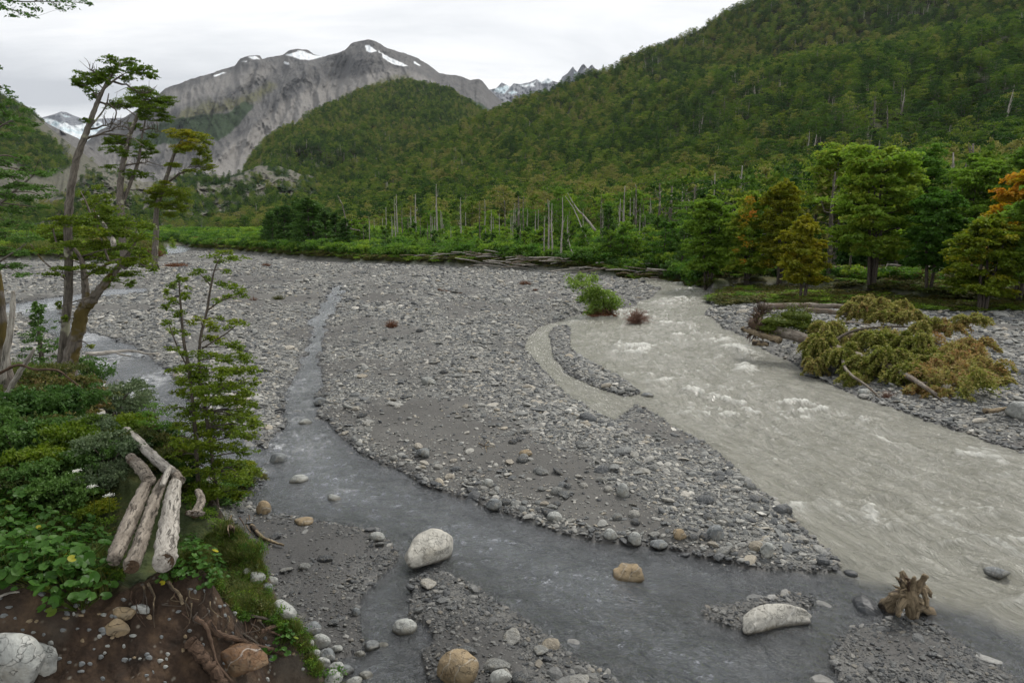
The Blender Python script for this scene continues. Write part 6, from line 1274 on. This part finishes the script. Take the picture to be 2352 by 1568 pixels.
patch("lip_grass", 9000, (-3.4, -1.8, 5.2, 7.2), lambda x, y, z, a, u, v: (a['b'] < -.10) & (u > 400) & (z > 2.1), .3, .7, .6, 2)
patch("island_grass", 26000, (-170, -45, 70, 175), lambda x, y, z, a, u, v: (a['terr'] > .6) & (u < 400), 1.3, 2.4, .7, 3)
# white umbels
F_WHITE, t = newmat("white_petals"); fin(t, bsdf(t, (.78, .78, .70), .7))
for i, (u, v, u2, v2) in enumerate([(176,1080,178,1125),(212,1116,214,1170),(250,1136,246,1185)]):
    Pb = hit(u2, v2 + 40); Pt = atY(u, v, Pb[1]); e = empty("white_flower", tuple(Pb), ["white flower head nearest the grey green shrub", "small yellowing white flower head between two whiter ones", "large white flower head closest to the log stack"][i], "flower")
    mb = MB(); tube(mb, [[0, 0, 0], (Pt - Pb) * .5 + [.02, 0, 0], Pt - Pb], [.006, .005, .004], 4, 6); mb.build("stem", F_GRASS, e)
    mb = MB(); r_ = np.random.default_rng(i); c = (Pt - Pb) + np.column_stack([r_.normal(0, .022, 130), r_.normal(0, .022, 130), r_.normal(0, .006, 130)]); leaves(mb, c, .014, r_, .8); mb.build("flower_head", F_WHITE, e, smooth=False)

# ---------------------------------------------------------------- the log stack on the bank
LT = {}
def log(name, pts, wpx, lab, mat, seed, cut=True, dz=0.0, cat="log"):
    """pts: centre line in the photo, near end first; every point stands on the bank surface"""
    P = []
    for (u, v), w_ in zip(pts, wpx):
        h_ = gnd(u, v, 3.74); r = w_ * np.linalg.norm(h_ - [0, 0, CAMZ]) / 1568 / 2 * .64; P.append((h_, r))
    O = P[0][0]; C = np.array([h_ - O + np.array([0, 0, dz]) for h_, r in P]); R_ = [r for _, r in P]; e = empty(name, tuple(O), lab, cat)
    mb = MB(); tube(mb, C, R_, 18, 60, .05, seed, .5, cap=True, wob=.07); b = mb.build("bark", mat, e)
    if cut:
        d_ = (C[0] - C[1]) / np.linalg.norm(C[0] - C[1]); a = np.cross(d_, [0, 0, 1]); a /= np.linalg.norm(a); b_ = np.cross(d_, a); rng = np.random.default_rng(seed); V = [C[0] + d_ * .012]; n = 22; rings = 5
        for k in range(1, rings + 1):
            for j in range(n):
                th = j / n * 6.283; V.append(C[0] + d_ * (.012 + rng.normal(0, .004)) + (math.cos(th) * a + math.sin(th) * b_) * R_[0] * .96 * k / rings)
        F3 = [[0, 1 + j, 1 + (j + 1) % n] for j in range(n)]; F4 = [[1 + (k - 1) * n + j, 1 + k * n + j, 1 + k * n + (j + 1) % n, 1 + (k - 1) * n + (j + 1) % n] for k in range(1, rings) for j in range(n)]
        mb = MB(); mb.add(V, F4, F3, .3); mb.build("cut_end", B_ENDW, e)
    return e
B_ENDW = bark_mat("sawn_end", (.045, .028, .016), (.13, .085, .05), None, 22)
log("log", [(262,1285),(282,1235),(310,1170),(338,1110)], [40,46,44,32], "brownish left log of the three big ones in the stack", B_LOG, 1, False)
log("log", [(302,1300),(322,1250),(338,1200),(358,1140),(380,1095)], [46,42,38,34,26], "middle log of the three big ones with a dark sawn end", B_LOG, 2)
log("log", [(376,1290),(384,1240),(390,1190),(396,1140),(404,1105)], [62,60,54,44,34], "thickest silver grey log on the right of the stack", B_PALE, 3)
log("log", [(345,1115),(325,1085),(300,1060)], [36,34,28], "short grey log at the back left of the stack", B_LOG, 4, False, .05)
log("log", [(395,1100),(350,1060),(318,1025),(292,1000)], [34,30,26,22], "long pale log running away behind the stack", B_PALE, 5, False, .08)
log("log", [(375,1140),(384,1115),(392,1096)], [16,16,14], "thin pale log wedged between the two biggest", B_PALE, 6, False, .12)
log("log", [(415,1110),(400,1092),(385,1085)], [30,28,24], "stubby log crossing behind the silver grey one", B_LOG, 7, False, .03)
log("log", [(448,1180),(462,1150),(456,1128)], [26,24,20], "short sawn stump beside the young beech stems", B_LOG, 8, True)
log("log", [(432,1178),(452,1180),(466,1178)], [17,16,15], "short split log lying sideways right of the stack", B_LOG, 9, True)
log("log", [(335,1035),(348,1022)], [13,12], "small sawn post end behind the long pale log", B_LOG, 10, True, .15) if 0 else None

# ---------------------------------------------------------------- the eroded scarp: roots, stones, dead wood
def onscarp(pts, off=.05):
    P = []
    for u, v in pts:
        h_ = hit(u, v); d_ = np.array([0, 0, CAMZ]) - h_; P.append(h_ + d_ / np.linalg.norm(d_) * off)
    return P
def root(pts, w0, w1, lab, mat=None, seed=0, off=.05, grp=None, cat="root", name="root", sub=()):
    P = onscarp(pts, off); O = P[0]; k = np.linalg.norm(O - [0, 0, CAMZ]) / 1568 / 2; mb = MB(); tube(mb, [p - O for p in P], np.linspace(w0, w1, len(P)) * k, 8, 26, .12, seed, .4, wob=.14)
    for s_ in sub: Q = onscarp(s_, off); tube(mb, [p - O for p in Q], np.linspace(w1 * 1.3, w1 * .4, len(Q)) * k, 6, 16, .1, seed + 1, wob=.2)
    o = mb.build(name, mat or B_BROWN); o.location = O; tag(o, lab, cat, grp); return o
root([(478,1430),(500,1462),(545,1478),(590,1490),(625,1500),(655,1512)], 13, 8, "long brown root running to the lower right across the scarp", seed=1)
root([(440,1480),(460,1510),(490,1540),(520,1580)], 26, 20, "thick broken root slanting down at the lower edge", seed=2, off=.08)
root([(450,1420),(475,1450),(488,1490),(500,1530),(540,1575)], 9, 5, "thin root crossing over the thick broken one", seed=3, off=.12)
root([(600,1452),(625,1440),(660,1436)], 9, 5, "forked root sticking out by the grassy lip", seed=4, sub=[[(610,1448),(630,1456),(650,1466)]])
root([(545,1405),(580,1415),(620,1425),(655,1438)], 6, 4, "dark thin root under the grassy lip", B_DARK, 5)
root([(340,1340),(348,1358),(356,1372)], 6, 4, "small pale root curl below the middle log", B_TAN, 6)
root([(388,1340),(395,1355),(412,1370),(420,1388)], 7, 6, "twisted pale root below the thick silver log", B_TAN, 7)
root([(330,1345),(332,1362),(328,1390)], 4, 3, "thin pale rootlet left of the twisted one", B_TAN, 8)
root([(578,1208),(600,1232),(630,1245),(652,1252)], 9, 4, "tan root reaching out from the bank over the dark gravel", B_TAN, 9, off=.15)
root([(-10,1372),(25,1366),(45,1362)], 5, 3, "thin grey twig poking from the dark soil at the left edge", B_PALE, 10)
root([(560,1460),(590,1480),(600,1500),(560,1470)], 5, 3, "short dark root under the long brown one", B_DARK, 11)
rf = np.random.default_rng(17)
for i in range(34):                                   # fine roots hanging in the undercut
    u = rf.uniform(300, 640); v = ip([(300,1345),(420,1350),(560,1400),(640,1440)], u) + rf.uniform(0, 60); L = rf.uniform(15, 60)
    root([(u, v), (u + rf.normal(3, 8), v + L * .5), (u + rf.normal(6, 14), v + L)], 2.6, 1.0, "fine rootlet hanging from the undercut soil", [B_BROWN, B_TAN, B_DARK][i % 3], 40 + i, .04, "fine rootlets of the undercut soil")
for i in range(26):
    u = rf.uniform(490, 590); v = rf.uniform(1180, 1240); L = rf.uniform(20, 60)
    root([(u, v), (u + rf.normal(4, 6), v + L * .5), (u + rf.normal(8, 10), v + L)], 2.4, 1.0, "dry rootlet hanging below the young beech", [B_BROWN, B_TAN][i % 2], 80 + i, .03, "dry rootlets below the young beech")
def rock(u, v, wpx, hpx, mat, lab, seed, push=0.0, deep=.6, **k):
    p = hit(u, v); d_ = np.array([0, 0, CAMZ]) - p; D_ = np.linalg.norm(d_); p = p + d_ / D_ * push; w_, h = wpx * D_ / 1568 / 2, hpx * D_ / 1568 / 2; V, F = stone_np(seed, sub=4 if wpx > 40 else 2, flat=1, elong=1, ang=k.get('ang', 8), cut=k.get('cut', .65), rough=.14)
    mb = MB(); mb.add(V * [w_ * 1.1, w_ * deep, h * 1.15], None, F, .5); o = mb.build("rock" if wpx > 20 else "stone", mat); o.location = p; return tag(o, lab, "rock" if wpx > 20 else "stone", k.get('grp'))
rock(30, 1535, 112, 104, STONE_LIGHT, "big pale grey rock in the lower left corner", 5, .05, .6, ang=5, cut=.7)
rock(92, 1520, 58, 76, STONE_LIGHT, "smaller rough rock leaning on the big one in the lower left corner", 6, .0, .6, ang=9)
rock(258, 1450, 62, 38, STONE_TAN, "tan rock set in the scarp below the middle log", 7, .0, .45, ang=10, cut=.55)
rock(285, 1412, 50, 34, STONE_TAN, "small pale rock above the tan one in the scarp", 8, .0, .45, ang=10)
rock(322, 1402, 34, 22, STONE_LIGHT, "whitish stone at the right end of the rocks in the scarp", 9, .0, .45)
rock(535, 1530, 150, 66, stone_mat("rusty_rock", False, (.15, .085, .045), 3.0), "flat rust brown slab behind the crossing roots", 10, -.02, .5, ang=10, cut=.5)
rock(640, 1425, 46, 40, STONE_TAN, "brown stone wedged in the bank's grassy lip", 11, 0, .5)
for i in range(150):
    u = rf.uniform(-20, 760); v = rf.uniform(1400, 1568) if i % 4 else rf.uniform(1340, 1420)
    p = hit(u, v); 
    if p[2] < 1.2 or float(field(p[:1], p[1:2], False)[1]['grass'][0]) > .4: continue
    rock(u, v, rf.uniform(5, 16), rf.uniform(4, 11), [STONE_GREY, STONE_GREY, STONE_TAN, STONE_LIGHT, STONE_GREY][i % 5], "small stone embedded in the brown soil of the scarp", 100 + i % 12, 0, .6, grp="small stones embedded in the scarp")
# ---------------------------------------------------------------- the air: far things fade to blue-grey
hb = MB(); x0, x1, y0, y1, z0, z1 = -9600, 9600, -60, 9650, -8.0, 2600
hm_, t = newmat("haze_air"); pv = N(t, "ShaderNodeVolumePrincipled"); pv.inputs['Color'].default_value = (.80, .87, .97, 1); pv.inputs['Density'].default_value = 0.000024; pv.inputs['Anisotropy'].default_value = 0.2
LK(t, pv.outputs[0], N(t, "ShaderNodeOutputMaterial").inputs['Volume'])
V = np.array([[a, b, c] for a in (x0, x1) for b in (y0, y1) for c in (z0, z1)], float); F = [[0, 1, 3, 2], [4, 6, 7, 5], [0, 4, 5, 1], [2, 3, 7, 6], [0, 2, 6, 4], [1, 5, 7, 3]]
tag(link(bpy.data.objects.new("haze", mesh_np("haze", V, F, None, [hm_]))), kind='stuff')
